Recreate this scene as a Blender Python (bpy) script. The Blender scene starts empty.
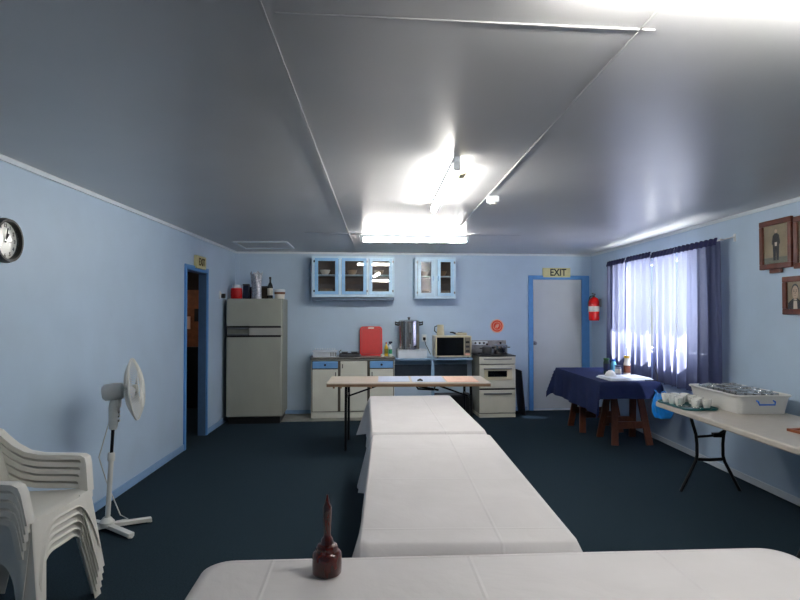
import bpy, bmesh, math, random
from mathutils import Vector, Matrix, Euler
random.seed(7)
PI = math.pi
C = bpy.context.scene.collection
R = math.radians

# ------------------------------------------------------------------ camera
CAMZ = 1.52
FPX = 580.0
cam_d = bpy.data.cameras.new('camera'); cam = bpy.data.objects.new('camera', cam_d); C.objects.link(cam)
cam_d.sensor_width = 36; cam_d.lens = FPX/800*36; cam_d.clip_start = 0.02; cam_d.clip_end = 200
YAW, PITCH = R(1.58), R(1.185)
cam.location = (0, 0, CAMZ); cam.rotation_euler = (PI/2+PITCH, 0, -YAW)
bpy.context.scene.camera = cam
CM = Euler((PI/2+PITCH, 0, -YAW)).to_matrix()

def ray(px, py):
    return CM @ Vector(((px-400)/FPX, -(py-300)/FPX, -1))
def atY(px, py, Y):
    d = ray(px, py); t = Y/d.y; return Vector((d.x*t, Y, CAMZ+d.z*t))
def atZ(px, py, z):
    d = ray(px, py); t = (z-CAMZ)/d.z; return Vector((d.x*t, d.y*t, z))
def atX(px, py, X):
    d = ray(px, py); t = X/d.x; return Vector((X, d.y*t, CAMZ+d.z*t))

# ------------------------------------------------------------------ room dims
XL, XR = -2.20, 3.26
YB0, YB1 = 8.66, 9.01          # the back wall runs slightly askew
YF = -1.8
H = 2.42
SK = math.atan2(YB1-YB0, XR-XL)
BO = Vector((XL, YB0, 0))
BU = Vector((math.cos(SK), math.sin(SK), 0)); BN = Vector((-math.sin(SK), math.cos(SK), 0))
def bw(px, py, d=0.0):
    """a point seen on the plane standing d in front of the back wall -> (along wall, height)"""
    r = ray(px, py); o = Vector((0, 0, CAMZ))
    p0 = BO - BN*d
    t = (p0-o).dot(BN)/r.dot(BN); p = o + r*t
    return (p-BO).dot(BU), p.z
def bwp(u, d, z=0.0):
    return BO + BU*u - BN*d + Vector((0, 0, z))

# ------------------------------------------------------------------ materials
def srgb(c):
    return tuple((x/12.92 if x <= 0.04045 else ((x+0.055)/1.055)**2.4) for x in c)
_m = {}
def mat(name, col, rough=0.5, metal=0.0, noise=0.0, nscale=20.0, bump=0.0, bscale=60.0, emit=0.0, coat=0.0,
        trans=0.0, spec=0.5, sheen=0.0, stretch=(1, 1, 1), col2=None, ior=1.45):
    if name in _m: return _m[name]
    m = bpy.data.materials.new(name); m.use_nodes = True; nt = m.node_tree; n = nt.nodes; l = nt.links
    b = n['Principled BSDF']; c = srgb(col)
    b.inputs['Base Color'].default_value = (*c, 1); b.inputs['Roughness'].default_value = rough
    b.inputs['Metallic'].default_value = metal; b.inputs['Specular IOR Level'].default_value = spec
    b.inputs['Coat Weight'].default_value = coat; b.inputs['Transmission Weight'].default_value = trans
    b.inputs['Sheen Weight'].default_value = sheen; b.inputs['IOR'].default_value = ior
    tc = n.new('ShaderNodeTexCoord'); mp = n.new('ShaderNodeMapping'); mp.inputs['Scale'].default_value = stretch
    l.new(tc.outputs['Object'], mp.inputs['Vector'])
    if noise > 0 or col2:
        t = n.new('ShaderNodeTexNoise'); t.inputs['Scale'].default_value = nscale; t.inputs['Detail'].default_value = 5
        l.new(mp.outputs['Vector'], t.inputs['Vector'])
        r = n.new('ShaderNodeValToRGB'); l.new(t.outputs['Fac'], r.inputs['Fac'])
        c2 = srgb(col2) if col2 else tuple(x*(1-noise) for x in c)
        c1 = c if col2 else tuple(min(1, x*(1+noise)) for x in c)
        r.color_ramp.elements[0].position = 0.32; r.color_ramp.elements[1].position = 0.68
        r.color_ramp.elements[0].color = (*c2, 1); r.color_ramp.elements[1].color = (*c1, 1)
        l.new(r.outputs['Color'], b.inputs['Base Color'])
    if bump > 0:
        t2 = n.new('ShaderNodeTexNoise'); t2.inputs['Scale'].default_value = bscale; t2.inputs['Detail'].default_value = 4
        l.new(mp.outputs['Vector'], t2.inputs['Vector'])
        bp = n.new('ShaderNodeBump'); bp.inputs['Strength'].default_value = bump; bp.inputs['Distance'].default_value = 0.01
        l.new(t2.outputs['Fac'], bp.inputs['Height']); l.new(bp.outputs['Normal'], b.inputs['Normal'])
    if emit > 0:
        b.inputs['Emission Color'].default_value = (*c, 1); b.inputs['Emission Strength'].default_value = emit
    _m[name] = m
    return m

WALL = mat('wall_paint', (0.70, 0.78, 0.86), 0.45, noise=0.03, nscale=3, bump=0.05, bscale=25)
CEIL = mat('ceiling_gloss_paint', (0.735, 0.735, 0.74), 0.36, noise=0.03, nscale=2, bump=0.04, bscale=6, spec=0.8, ior=1.9)
CARPET = mat('carpet_teal', (0.115, 0.175, 0.215), 0.95, noise=0.35, nscale=120, bump=0.6, bscale=350, spec=0.15)
VINYL = mat('vinyl_floor', (0.50, 0.50, 0.47), 0.5, noise=0.2, nscale=8)
TRIMW = mat('white_trim', (0.82, 0.85, 0.88), 0.4, noise=0.03)
REVEAL = mat('reveal_shade_blue', (0.27, 0.38, 0.52), 0.5, noise=0.06)  # darker blue, puts the doorway reveal's shade into its colour
TRIMB = mat('blue_trim', (0.33, 0.56, 0.80), 0.4, noise=0.05)
def cloth_mat():
    m = mat('white_cloth', (0.77, 0.76, 0.765), 0.9, noise=0.03, nscale=5, spec=0.2); nt = m.node_tree; n = nt.nodes; l = nt.links
    tc = n.new('ShaderNodeTexCoord'); t1 = n.new('ShaderNodeTexNoise'); t1.inputs['Scale'].default_value = 3.2; t1.inputs['Detail'].default_value = 5; t1.inputs['Distortion'].default_value = 0.6
    l.new(tc.outputs['Object'], t1.inputs['Vector'])
    sep = n.new('ShaderNodeSeparateXYZ'); l.new(tc.outputs['Object'], sep.inputs[0]); prev = t1.outputs['Fac']
    for ax, per in (('X', 0.31), ('Y', 0.24)):
        ad = n.new('ShaderNodeMath'); ad.operation = 'ADD'; ad.inputs[1].default_value = 0.11; l.new(sep.outputs[ax], ad.inputs[0])
        pp = n.new('ShaderNodeMath'); pp.operation = 'PINGPONG'; pp.inputs[1].default_value = per; l.new(ad.outputs[0], pp.inputs[0])
        mr = n.new('ShaderNodeMapRange'); mr.inputs[1].default_value = 0; mr.inputs[2].default_value = 0.008; mr.inputs[3].default_value = 0.16; mr.inputs[4].default_value = 0.0
        l.new(pp.outputs[0], mr.inputs[0]); a2 = n.new('ShaderNodeMath'); a2.operation = 'ADD'; l.new(prev, a2.inputs[0]); l.new(mr.outputs[0], a2.inputs[1]); prev = a2.outputs[0]
    bp = n.new('ShaderNodeBump'); bp.inputs['Strength'].default_value = 0.8; bp.inputs['Distance'].default_value = 0.012
    l.new(prev, bp.inputs['Height']); l.new(bp.outputs['Normal'], n['Principled BSDF'].inputs['Normal']); return m
CLOTHW = cloth_mat()
NAVY = mat('navy_cloth', (0.11, 0.15, 0.29), 0.85, noise=0.12, nscale=8, bump=0.25, bscale=12, spec=0.2)
PLASTW = mat('white_plastic', (0.88, 0.87, 0.84), 0.35, noise=0.03, nscale=6)
FANW = mat('fan_plastic', (0.82, 0.82, 0.80), 0.35, noise=0.02)
BENCH = mat('bench_pale_blue', (0.52, 0.64, 0.75), 0.4, noise=0.06)
CREAM = mat('cream_enamel', (0.80, 0.79, 0.73), 0.35, noise=0.05, nscale=5)
FRIDGE = mat('fridge_enamel', (0.60, 0.61, 0.57), 0.42, noise=0.06, nscale=3, stretch=(1, 1, .5))
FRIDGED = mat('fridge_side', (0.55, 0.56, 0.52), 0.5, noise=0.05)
CABC = mat('cabinet_cream', (0.83, 0.83, 0.78), 0.45, noise=0.05, nscale=4)
CABB = mat('cabinet_blue', (0.42, 0.62, 0.82), 0.4, noise=0.06, nscale=9)
CABW = mat('cabinet_white_blue', (0.76, 0.86, 0.93), 0.4, noise=0.05, nscale=9)
BLACK = mat('black_plastic', (0.03, 0.03, 0.035), 0.4, noise=0.1)
BLACKM = mat('black_metal', (0.035, 0.035, 0.045), 0.35, metal=0.3, noise=0.1)
DGREY = mat('dark_grey', (0.17, 0.18, 0.20), 0.5, noise=0.15)
STEEL = mat('polished_steel', (0.72, 0.70, 0.69), 0.16, metal=1.0, noise=0.05, nscale=3)
STEELD = mat('dull_steel', (0.55, 0.55, 0.56), 0.35, metal=1.0, noise=0.1)
RED = mat('red_plastic', (0.74, 0.02, 0.05), 0.45, noise=0.05)
REDE = mat('extinguisher_red', (0.80, 0.04, 0.04), 0.2, noise=0.03, coat=0.5)
DOORP = mat('door_paint', (0.71, 0.73, 0.75), 0.4, noise=0.03, nscale=4)
SIGNY = mat('sign_yellow', (0.80, 0.77, 0.58), 0.5, noise=0.05)
SIGNG = mat('sign_dark_green', (0.05, 0.10, 0.05), 0.5, noise=0.05)
PLY = mat('plywood', (0.74, 0.70, 0.65), 0.5, noise=0.08, nscale=6, stretch=(1, 8, 1))
PLYE = mat('plywood_edge', (0.58, 0.46, 0.36), 0.6, noise=0.25, nscale=14, stretch=(.6, 1, 6))
TRESTLE = mat('red_brown_timber', (0.37, 0.20, 0.13), 0.5, noise=0.25, nscale=10, stretch=(6, 6, 1))
BEIGE = mat('beige_table_plastic', (0.73, 0.70, 0.66), 0.4, noise=0.04, nscale=12, bump=0.08, bscale=150)
DWOOD = mat('dark_red_wood', (0.25, 0.055, 0.035), 0.22, noise=0.35, nscale=14, coat=0.5, stretch=(3, 3, 1))
FRAMEW = mat('frame_wood', (0.36, 0.17, 0.11), 0.35, noise=0.3, nscale=18, coat=0.2)
CHINA = mat('white_china', (0.90, 0.90, 0.88), 0.2, noise=0.02, coat=0.3)
TEAL = mat('teal_tray', (0.05, 0.36, 0.38), 0.35, noise=0.05)
PAPERB = mat('pale_blue_paper', (0.74, 0.78, 0.87), 0.8, noise=0.04)
PAPERP = mat('salmon_paper', (0.92, 0.77, 0.70), 0.8, noise=0.04)
TOWEL = mat('white_towel', (0.88, 0.90, 0.92), 0.9, noise=0.03, bump=0.3, bscale=90)
ORANGE = mat('orange_sticker', (0.90, 0.32, 0.22), 0.5, noise=0.05)
PEACH = mat('pale_peach', (0.93, 0.70, 0.60), 0.5, noise=0.05)
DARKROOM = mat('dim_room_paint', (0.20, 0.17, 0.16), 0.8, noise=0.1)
BROWN = mat('brown_board', (0.50, 0.30, 0.18), 0.6, noise=0.3, nscale=9)
BROWNIN = mat('cupboard_inside', (0.36, 0.28, 0.22), 0.7, noise=0.2)
GREEN = mat('green_plastic', (0.20, 0.58, 0.42), 0.35, noise=0.05)
YELLOW = mat('yellow_plastic', (0.86, 0.70, 0.18), 0.35, noise=0.05)
DBLUE = mat('dark_blue_plastic', (0.06, 0.10, 0.25), 0.4, noise=0.1)
LBLUE = mat('bright_blue', (0.10, 0.42, 0.80), 0.4, noise=0.05)
BOTTLEG = mat('dark_bottle_glass', (0.03, 0.04, 0.03), 0.08, noise=0.1, coat=0.5)
LABELW = mat('paper_label', (0.86, 0.84, 0.80), 0.7, noise=0.05)
SILVER = mat('silver_foil', (0.62, 0.63, 0.66), 0.3, metal=0.7, noise=0.35, nscale=45, bump=0.8, bscale=40)
HANDLE = mat('grey_handle', (0.45, 0.46, 0.47), 0.35, metal=0.5, noise=0.05)
CURTROD = mat('rod_white', (0.9, 0.9, 0.9), 0.4, noise=0.02)
IVORY = mat('ivory_plastic', (0.80, 0.76, 0.64), 0.4, noise=0.04)

def glass_mat(name, tint=(0.9, 0.95, 1), bump=0.0, refl=0.12, rough=0.02):
    m = bpy.data.materials.new(name); m.use_nodes = True; nt = m.node_tree; n = nt.nodes; l = nt.links
    n.remove(n['Principled BSDF']); out = n['Material Output']
    tr = n.new('ShaderNodeBsdfTransparent'); tr.inputs[0].default_value = (*tint, 1)
    gl = n.new('ShaderNodeBsdfGlossy'); gl.inputs['Roughness'].default_value = rough
    mx = n.new('ShaderNodeMixShader'); lw = n.new('ShaderNodeLayerWeight'); lw.inputs['Blend'].default_value = 0.5
    pw = n.new('ShaderNodeMath'); pw.operation = 'POWER'; pw.inputs[1].default_value = 4.0; l.new(lw.outputs['Facing'], pw.inputs[0])
    ma = n.new('ShaderNodeMath'); ma.operation = 'MULTIPLY_ADD'; ma.inputs[1].default_value = 0.7; ma.inputs[2].default_value = refl
    l.new(pw.outputs[0], ma.inputs[0]); l.new(ma.outputs[0], mx.inputs[0])
    l.new(tr.outputs[0], mx.inputs[1]); l.new(gl.outputs[0], mx.inputs[2]); l.new(mx.outputs[0], out.inputs['Surface'])
    t = n.new('ShaderNodeTexNoise'); t.inputs['Scale'].default_value = 35
    bp = n.new('ShaderNodeBump'); bp.inputs['Strength'].default_value = bump; bp.inputs['Distance'].default_value = 0.01
    l.new(t.outputs['Fac'], bp.inputs['Height']); l.new(bp.outputs['Normal'], gl.inputs['Normal'])
    return m
GLASS = glass_mat('clear_pane', (0.8, 0.8, 0.78), 0.0, 0.16)
GLASSR = glass_mat('rippled_pane', (0.80, 0.70, 0.60), 0.6, 0.2, 0.12)
WINGL = glass_mat('window_glass', (0.95, 0.97, 1), 0, 0.02)
TUMB = glass_mat('tumbler_glass', (0.9, 0.93, 0.95), 0.1, 0.35, 0.25)
CLEARP = glass_mat('clear_clock_cover', (1, 1, 1), 0, 0.05)

def curtain_mat():
    m = bpy.data.materials.new('sheer_navy_curtain'); m.use_nodes = True; nt = m.node_tree; n = nt.nodes; l = nt.links
    n.remove(n['Principled BSDF']); out = n['Material Output']
    d = n.new('ShaderNodeBsdfDiffuse'); d.inputs[0].default_value = (0.06, 0.07, 0.15, 1)
    t = n.new('ShaderNodeBsdfTranslucent'); t.inputs[0].default_value = (0.12, 0.13, 0.20, 1)
    tp = n.new('ShaderNodeBsdfTransparent'); tp.inputs[0].default_value = (0.8, 0.85, 1, 1)
    m1 = n.new('ShaderNodeMixShader'); m1.inputs[0].default_value = 0.6
    m2 = n.new('ShaderNodeMixShader')
    tc = n.new('ShaderNodeTexCoord'); mp = n.new('ShaderNodeMapping'); mp.inputs['Scale'].default_value = (40, 40, 1)
    ns = n.new('ShaderNodeTexNoise'); ns.inputs['Scale'].default_value = 4
    l.new(tc.outputs['Object'], mp.inputs[0]); l.new(mp.outputs[0], ns.inputs['Vector'])
    mr = n.new('ShaderNodeMapRange'); mr.inputs[3].default_value = 0.0; mr.inputs[4].default_value = 0.09
    l.new(ns.outputs['Fac'], mr.inputs[0]); l.new(mr.outputs[0], m2.inputs[0])
    l.new(d.outputs[0], m1.inputs[1]); l.new(t.outputs[0], m1.inputs[2])
    l.new(m1.outputs[0], m2.inputs[1]); l.new(tp.outputs[0], m2.inputs[2]); l.new(m2.outputs[0], out.inputs['Surface'])
    return m
CURT = curtain_mat()
def crate_mat():
    m = bpy.data.materials.new('milky_crate_plastic'); m.use_nodes = True; nt = m.node_tree; n = nt.nodes; l = nt.links
    b = n['Principled BSDF']; out = n['Material Output']
    b.inputs['Base Color'].default_value = (0.80, 0.79, 0.76, 1); b.inputs['Roughness'].default_value = 0.3
    t = n.new('ShaderNodeBsdfTranslucent'); t.inputs[0].default_value = (0.8, 0.8, 0.78, 1)
    m1 = n.new('ShaderNodeMixShader'); m1.inputs[0].default_value = 0.3
    l.new(b.outputs[0], m1.inputs[1]); l.new(t.outputs[0], m1.inputs[2]); l.new(m1.outputs[0], out.inputs['Surface'])
    return m
CRATE = crate_mat()
def emis(name, col, s):
    m = bpy.data.materials.new(name); m.use_nodes = True; b = m.node_tree.nodes['Principled BSDF']
    b.inputs['Base Color'].default_value = (0.9, 0.9, 0.9, 1)
    b.inputs['Emission Color'].default_value = (*col, 1); b.inputs['Emission Strength'].default_value = s
    return m

# ------------------------------------------------------------------ mesh helpers
class MB:
    def __init__(s): s.bm = bmesh.new()
    def box(s, c, d, rot=(0, 0, 0), taper=None):
        M = Matrix.Translation(c) @ Euler(rot).to_matrix().to_4x4()
        vs = []
        for z in (-1, 1):
            k = taper if (taper and z > 0) else 1
            for x, y in ((-1, -1), (1, -1), (1, 1), (-1, 1)):
                vs.append(s.bm.verts.new(M @ Vector((x*d[0]/2*k, y*d[1]/2*k, z*d[2]/2))))
        for f in ((0, 3, 2, 1), (4, 5, 6, 7), (0, 1, 5, 4), (1, 2, 6, 5), (2, 3, 7, 6), (3, 0, 4, 7)):
            s.bm.faces.new([vs[i] for i in f])
        return s
    def bb(s, x0, x1, y0, y1, z0, z1):
        return s.box(((x0+x1)/2, (y0+y1)/2, (z0+z1)/2), (x1-x0, y1-y0, z1-z0))
    def bar(s, p, q, w, h, up=(0, 0, 1)):
        p, q = Vector(p), Vector(q); d = q-p; L = d.length; z = d.normalized(); u = Vector(up)
        if abs(z.dot(u)) > 0.98: u = Vector((0, 1, 0))
        x = u.cross(z).normalized(); y = z.cross(x)
        M = Matrix((x, y, z)).transposed().to_4x4(); M.translation = (p+q)/2
        vs = []
        for zz in (-1, 1):
            for a, b in ((-1, -1), (1, -1), (1, 1), (-1, 1)):
                vs.append(s.bm.verts.new(M @ Vector((a*w/2, b*h/2, zz*L/2))))
        for f in ((0, 3, 2, 1), (4, 5, 6, 7), (0, 1, 5, 4), (1, 2, 6, 5), (2, 3, 7, 6), (3, 0, 4, 7)):
            s.bm.faces.new([vs[i] for i in f])
        return s
    def tube(s, pts, r, seg=10, close=False, caps=True):
        pts = [Vector(p) for p in pts]; n = len(pts)
        rr = r if isinstance(r, (list, tuple)) else [r]*n
        rings = []; prev = None
        for i, p in enumerate(pts):
            if close: t = pts[(i+1) % n]-pts[i-1]
            else: t = pts[min(i+1, n-1)]-pts[max(i-1, 0)]
            t.normalize()
            if prev is None:
                a = Vector((0, 0, 1)) if abs(t.z) < 0.9 else Vector((1, 0, 0))
                x = a.cross(t).normalized()
            else:
                x = (prev - t*prev.dot(t)).normalized()
            prev = x; y = t.cross(x)
            rings.append([s.bm.verts.new(p + (x*math.cos(2*PI*k/seg)+y*math.sin(2*PI*k/seg))*rr[i]) for k in range(seg)])
        m = n if close else n-1
        for i in range(m):
            a, b = rings[i], rings[(i+1) % n]
            for k in range(seg):
                s.bm.faces.new((a[k], a[(k+1) % seg], b[(k+1) % seg], b[k]))
        if not close and caps:
            s.bm.faces.new(rings[0][::-1]); s.bm.faces.new(rings[-1])
        return s
    def lathe(s, prof, c=(0, 0, 0), seg=28, M=None):
        c = Vector(c); M = M or Matrix.Identity(3); rings = []
        for r, z in prof:
            if r < 1e-5: rings.append([s.bm.verts.new(c + M @ Vector((0, 0, z)))])
            else: rings.append([s.bm.verts.new(c + M @ Vector((r*math.cos(2*PI*k/seg), r*math.sin(2*PI*k/seg), z))) for k in range(seg)])
        for a, b in zip(rings, rings[1:]):
            if len(a) == 1 and len(b) == 1: continue
            for k in range(seg):
                k2 = (k+1) % seg
                if len(a) == 1: s.bm.faces.new((a[0], b[k2], b[k]))
                elif len(b) == 1: s.bm.faces.new((a[k], a[k2], b[0]))
                else: s.bm.faces.new((a[k], a[k2], b[k2], b[k]))
        return s
    def grid(s, f, nu, nv):
        g = [[s.bm.verts.new(f(i/nu, j/nv)) for j in range(nv+1)] for i in range(nu+1)]
        for i in range(nu):
            for j in range(nv):
                s.bm.faces.new((g[i][j], g[i+1][j], g[i+1][j+1], g[i][j+1]))
        return g
    def poly(s, pts, h=None, z=0.0):
        """flat polygon; with h a prism"""
        a = [s.bm.verts.new((p[0], p[1], z)) for p in pts]
        if h is None: s.bm.faces.new(a); return s
        b = [s.bm.verts.new((p[0], p[1], z+h)) for p in pts]
        s.bm.faces.new(a[::-1]); s.bm.faces.new(b)
        n = len(pts)
        for i in range(n): s.bm.faces.new((a[i], a[(i+1) % n], b[(i+1) % n], b[i]))
        return s
    def xform(s, M):
        bmesh.ops.transform(s.bm, matrix=M, verts=s.bm.verts); return s
    def build(s, name, m, parent=None, bevel=0.0, smooth=False, solid=0.0, seg=2, sub=0):
        bmesh.ops.recalc_face_normals(s.bm, faces=s.bm.faces)
        me = bpy.data.meshes.new(name); s.bm.to_mesh(me); s.bm.free()
        me.materials.append(m)
        o = bpy.data.objects.new(name, me); C.objects.link(o)
        if parent: o.parent = parent
        if smooth:
            for p in me.polygons: p.use_smooth = True
        if solid:
            md = o.modifiers.new('s', 'SOLIDIFY'); md.thickness = solid; md.offset = -1 if solid > 0 else 0
        if bevel:
            md = o.modifiers.new('b', 'BEVEL'); md.width = bevel; md.segments = seg; md.limit_method = 'ANGLE'; md.angle_limit = R(35)
        if sub:
            md = o.modifiers.new('u', 'SUBSURF'); md.levels = sub; md.render_levels = sub
        if smooth and not sub:
            md = o.modifiers.new('e', 'EDGE_SPLIT'); md.split_angle = R(38)
        return o

def thing(name, label, cat, loc=(0, 0, 0), rz=0.0, group=None):
    o = bpy.data.objects.new(name, None); C.objects.link(o); o.location = loc; o.rotation_euler = (0, 0, rz)
    o.empty_display_size = 0.05
    o['label'] = label; o['category'] = cat
    if group: o['group'] = group
    return o
def tag(o, label, cat, group=None):
    o['label'] = label; o['category'] = cat
    if group: o['group'] = group
    return o
def struct(o):
    o['kind'] = 'structure'; return o
def dup(root, loc=None, rz=None, label=None, group=None):
    r = root.copy(); C.objects.link(r)
    if loc is not None: r.location = loc
    if rz is not None: r.rotation_euler = (0, 0, rz)
    if label: r['label'] = label
    if group: r['group'] = group
    for ch in list(root.children):
        c = ch.copy(); C.objects.link(c); c.parent = r
        for g in list(ch.children):
            d = g.copy(); C.objects.link(d); d.parent = c
    return r
def put(o, loc, rz=0.0):
    o.location = loc; o.rotation_euler = (0, 0, rz); return o
def rrect(w, d, r, n=6):
    pts = []
    for cx, cy, a0 in ((w/2-r, d/2-r, 0), (-w/2+r, d/2-r, 90), (-w/2+r, -d/2+r, 180), (w/2-r, -d/2+r, 270)):
        for k in range(n+1):
            a = R(a0+90*k/n); pts.append((cx+r*math.cos(a), cy+r*math.sin(a)))
    return pts
def text(name, body, size, m, parent=None, loc=(0, 0, 0), rot=(0, 0, 0), ext=0.001, sx=1.0, bold=0.0):
    cu = bpy.data.curves.new(name, 'FONT'); cu.body = body; cu.size = size; cu.align_x = 'CENTER'; cu.align_y = 'CENTER'
    cu.extrude = ext; cu.offset = bold
    t = bpy.data.objects.new(name, cu); C.objects.link(t)
    bpy.context.view_layer.update()
    me = bpy.data.meshes.new_from_object(t.evaluated_get(bpy.context.evaluated_depsgraph_get()))
    bpy.data.objects.remove(t); bpy.data.curves.remove(cu)
    me.transform(Matrix.Translation(loc) @ Euler(rot).to_matrix().to_4x4() @ Matrix.Diagonal((sx, 1, 1, 1)))
    me.materials.clear(); me.materials.append(m)
    o = bpy.data.objects.new(name, me); C.objects.link(o)
    if parent: o.parent = parent
    return o

# ================================================================== SETTING
T = 0.12
b = MB(); b.bb(XL-3.0, XR+T, YF-T, 10.2, -0.1, 0.0); struct(b.build('floor', CARPET))
u1 = 1.45
b = MB(); b.poly([(0.05, -0.62), (2.62, -0.62), (2.62, -0.001), (0.05, -0.001)], h=0.006)
o = struct(b.build('floor_vinyl', VINYL)); put(o, BO, SK)
b = MB(); b.bb(XL-3.0, XR+T, YF-T, 10.2, H, H+0.1); struct(b.build('ceiling', CEIL))
# left wall with doorway
DY0, DY1, DZ = 6.50, 7.24, 2.00
TL = 0.085
b = MB(); b.bb(XL-TL, XL, YF-T, DY0, 0, H); b.bb(XL-TL, XL, DY1, YB0+0.3, 0, H); b.bb(XL-TL, XL, DY0, DY1, DZ, H)
struct(b.build('wall_left', WALL))
# right wall with window opening
WY0, WY1, WZ0, WZ1 = 5.80, 7.88, 1.04, 2.14
b = MB(); b.bb(XR, XR+T, YF-T, WY0, 0, H); b.bb(XR, XR+T, WY1, YB1+0.3, 0, H)
b.bb(XR, XR+T, WY0, WY1, 0, WZ0); b.bb(XR, XR+T, WY0, WY1, WZ1, H)
struct(b.build('wall_right', WALL))
L = (XR-XL)/math.cos(SK)
b = MB(); b.bb(-0.05, L+0.2, 0, T, 0, H); o = struct(b.build('wall_back', WALL)); put(o, BO, SK)
b = MB(); b.bb(XL-T, XR+T, YF-T, YF, 0, H); struct(b.build('wall_front', WALL))
# dim room beyond the doorway
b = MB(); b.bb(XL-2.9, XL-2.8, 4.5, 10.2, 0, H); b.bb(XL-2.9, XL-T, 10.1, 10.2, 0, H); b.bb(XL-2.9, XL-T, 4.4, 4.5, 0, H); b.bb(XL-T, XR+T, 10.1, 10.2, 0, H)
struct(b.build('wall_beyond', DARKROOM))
# cornice and baseboards
b = MB(); b.bb(XL, XL+0.018, YF, YB0, H-0.03, H); struct(b.build('trim_1', TRIMW))
b = MB(); b.bb(XR-0.018, XR, YF, YB1, H-0.03, H); struct(b.build('trim_2', TRIMW))
b = MB(); b.bb(0.0, L, -0.018, 0, H-0.03, H); o = struct(b.build('trim_3', TRIMW)); put(o, BO, SK)
b = MB(); b.bb(XL, XL+0.012, YF, DY0-0.05, 0, 0.07); b.bb(XL, XL+0.012, DY1+0.05, YB0, 0, 0.07)
struct(b.build('baseboard_left', mat('blue_base', (0.50, 0.63, 0.78), 0.4, noise=0.04), bevel=0.003))
b = MB(); b.bb(XR-0.012, XR, YF, YB1, 0, 0.06); struct(b.build('baseboard_right', TRIMW, bevel=0.003))
b = MB(); b.bb(0, 4.42, -0.012, 0, 0, 0.06); o = struct(b.build('baseboard_back', mat('blue_base', (0, 0, 0)), bevel=0.003)); put(o, BO, SK)
# wall sheet seams (thin cover strips)
for i, (x, y) in enumerate([(XL, 1.5), (XL, 3.9)]):
    pass
b = MB(); b.bb(0.04, 0.055, -0.004, 0, 0, H-0.03); b.bb(2.70, 2.712, -0.003, 0, 1.0, H-0.03); b.bb(3.8, 3.812, -0.003, 0, 0.6, H-0.03)
o = struct(b.build('trim_4', WALL)); put(o, BO, SK)
# ceiling battens
def batten(n, p, q, w=0.022):
    p = Vector(p); q = Vector(q)
    bb_ = MB(); bb_.bar((p.x, p.y, H-0.004), (q.x, q.y, H-0.004), w, 0.005, up=(0, 0, 1)); struct(bb_.build(n, CEILT))
CEILT = mat('batten_paint', (0.74, 0.74, 0.75), 0.35, noise=0.02)
y1 = 1.73
def sk(x, y): return (x, y + (x+0.3)*math.tan(SK))
batten('trim_5', (-0.33, YF), (-0.42, 8.75), 0.009)
batten('trim_6', (0.83, YF), (0.78, 8.85), 0.008)
batten('trim_7', sk(-0.33, y1), sk(0.86, y1), 0.008)
batten('trim_8', sk(-0.9, 6.62), sk(1.6, 6.62), 0.02)
# ceiling hatch
h = thing('ceiling_hatch', 'white framed square access hatch in the ceiling above the fridge', 'hatch')
p0 = atZ(234, 241.5, H); p1 = atZ(286, 241.5, H); p2 = atZ(293, 247.5, H); p3 = atZ(245, 247.8, H)
ps = [p0, p1, p2, p3]
b = MB()
for i in range(4):
    a, c = ps[i], ps[(i+1) % 4]; b.bar((a.x, a.y, H-0.008), (c.x, c.y, H-0.008), 0.035, 0.016)
b.build('hatch_frame', TRIMW, h)
b = MB(); b.poly([(p.x, p.y) for p in ps], h=0.004, z=H-0.006); b.build('hatch_panel', CEIL, h)

# left doorway frame: blue casing, reveal painted darker for its shade
b = MB()
b.bb(XL, XL+0.018, DY0-0.055, DY0, 0, DZ+0.055); b.bb(XL, XL+0.018, DY1, DY1+0.05, 0, DZ+0.055); b.bb(XL, XL+0.018, DY0, DY1, DZ, DZ+0.055)
dr1 = struct(b.build('door_1', TRIMB, bevel=0.003)); b = MB()
b.bb(XL-TL-0.005, XL+0.002, DY0, DY0+0.010, 0, DZ-0.001); b.bb(XL-TL-0.005, XL+0.002, DY1-0.010, DY1, 0, DZ-0.001); b.bb(XL-TL-0.005, XL+0.002, DY0, DY1, DZ-0.010, DZ-0.0005)
b.build('door_jamb', REVEAL, dr1)
# things in the dim room
k = thing('notice_board', 'brown notice board with papers on the wall of the dim room through the left doorway', 'notice board', (-2.75, 9.3, 0))
b = MB(); b.box((0, 0, 1.42), (1.0, 0.03, 0.9)); b.build('board', BROWN, k, bevel=0.006)
for i in range(5):
    b = MB(); b.box((-0.38+0.19*i, -0.02, 1.35+0.12*(i % 3)), (0.13, 0.004, 0.2)); b.build('paper', [PAPERP, BLACK, SIGNY][i % 3], k)
b = MB(); b.box((0, 0.0, 0.485), (1.0, 0.06, 0.97)); b.build('panel', BLACK, k, bevel=0.006)

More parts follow.
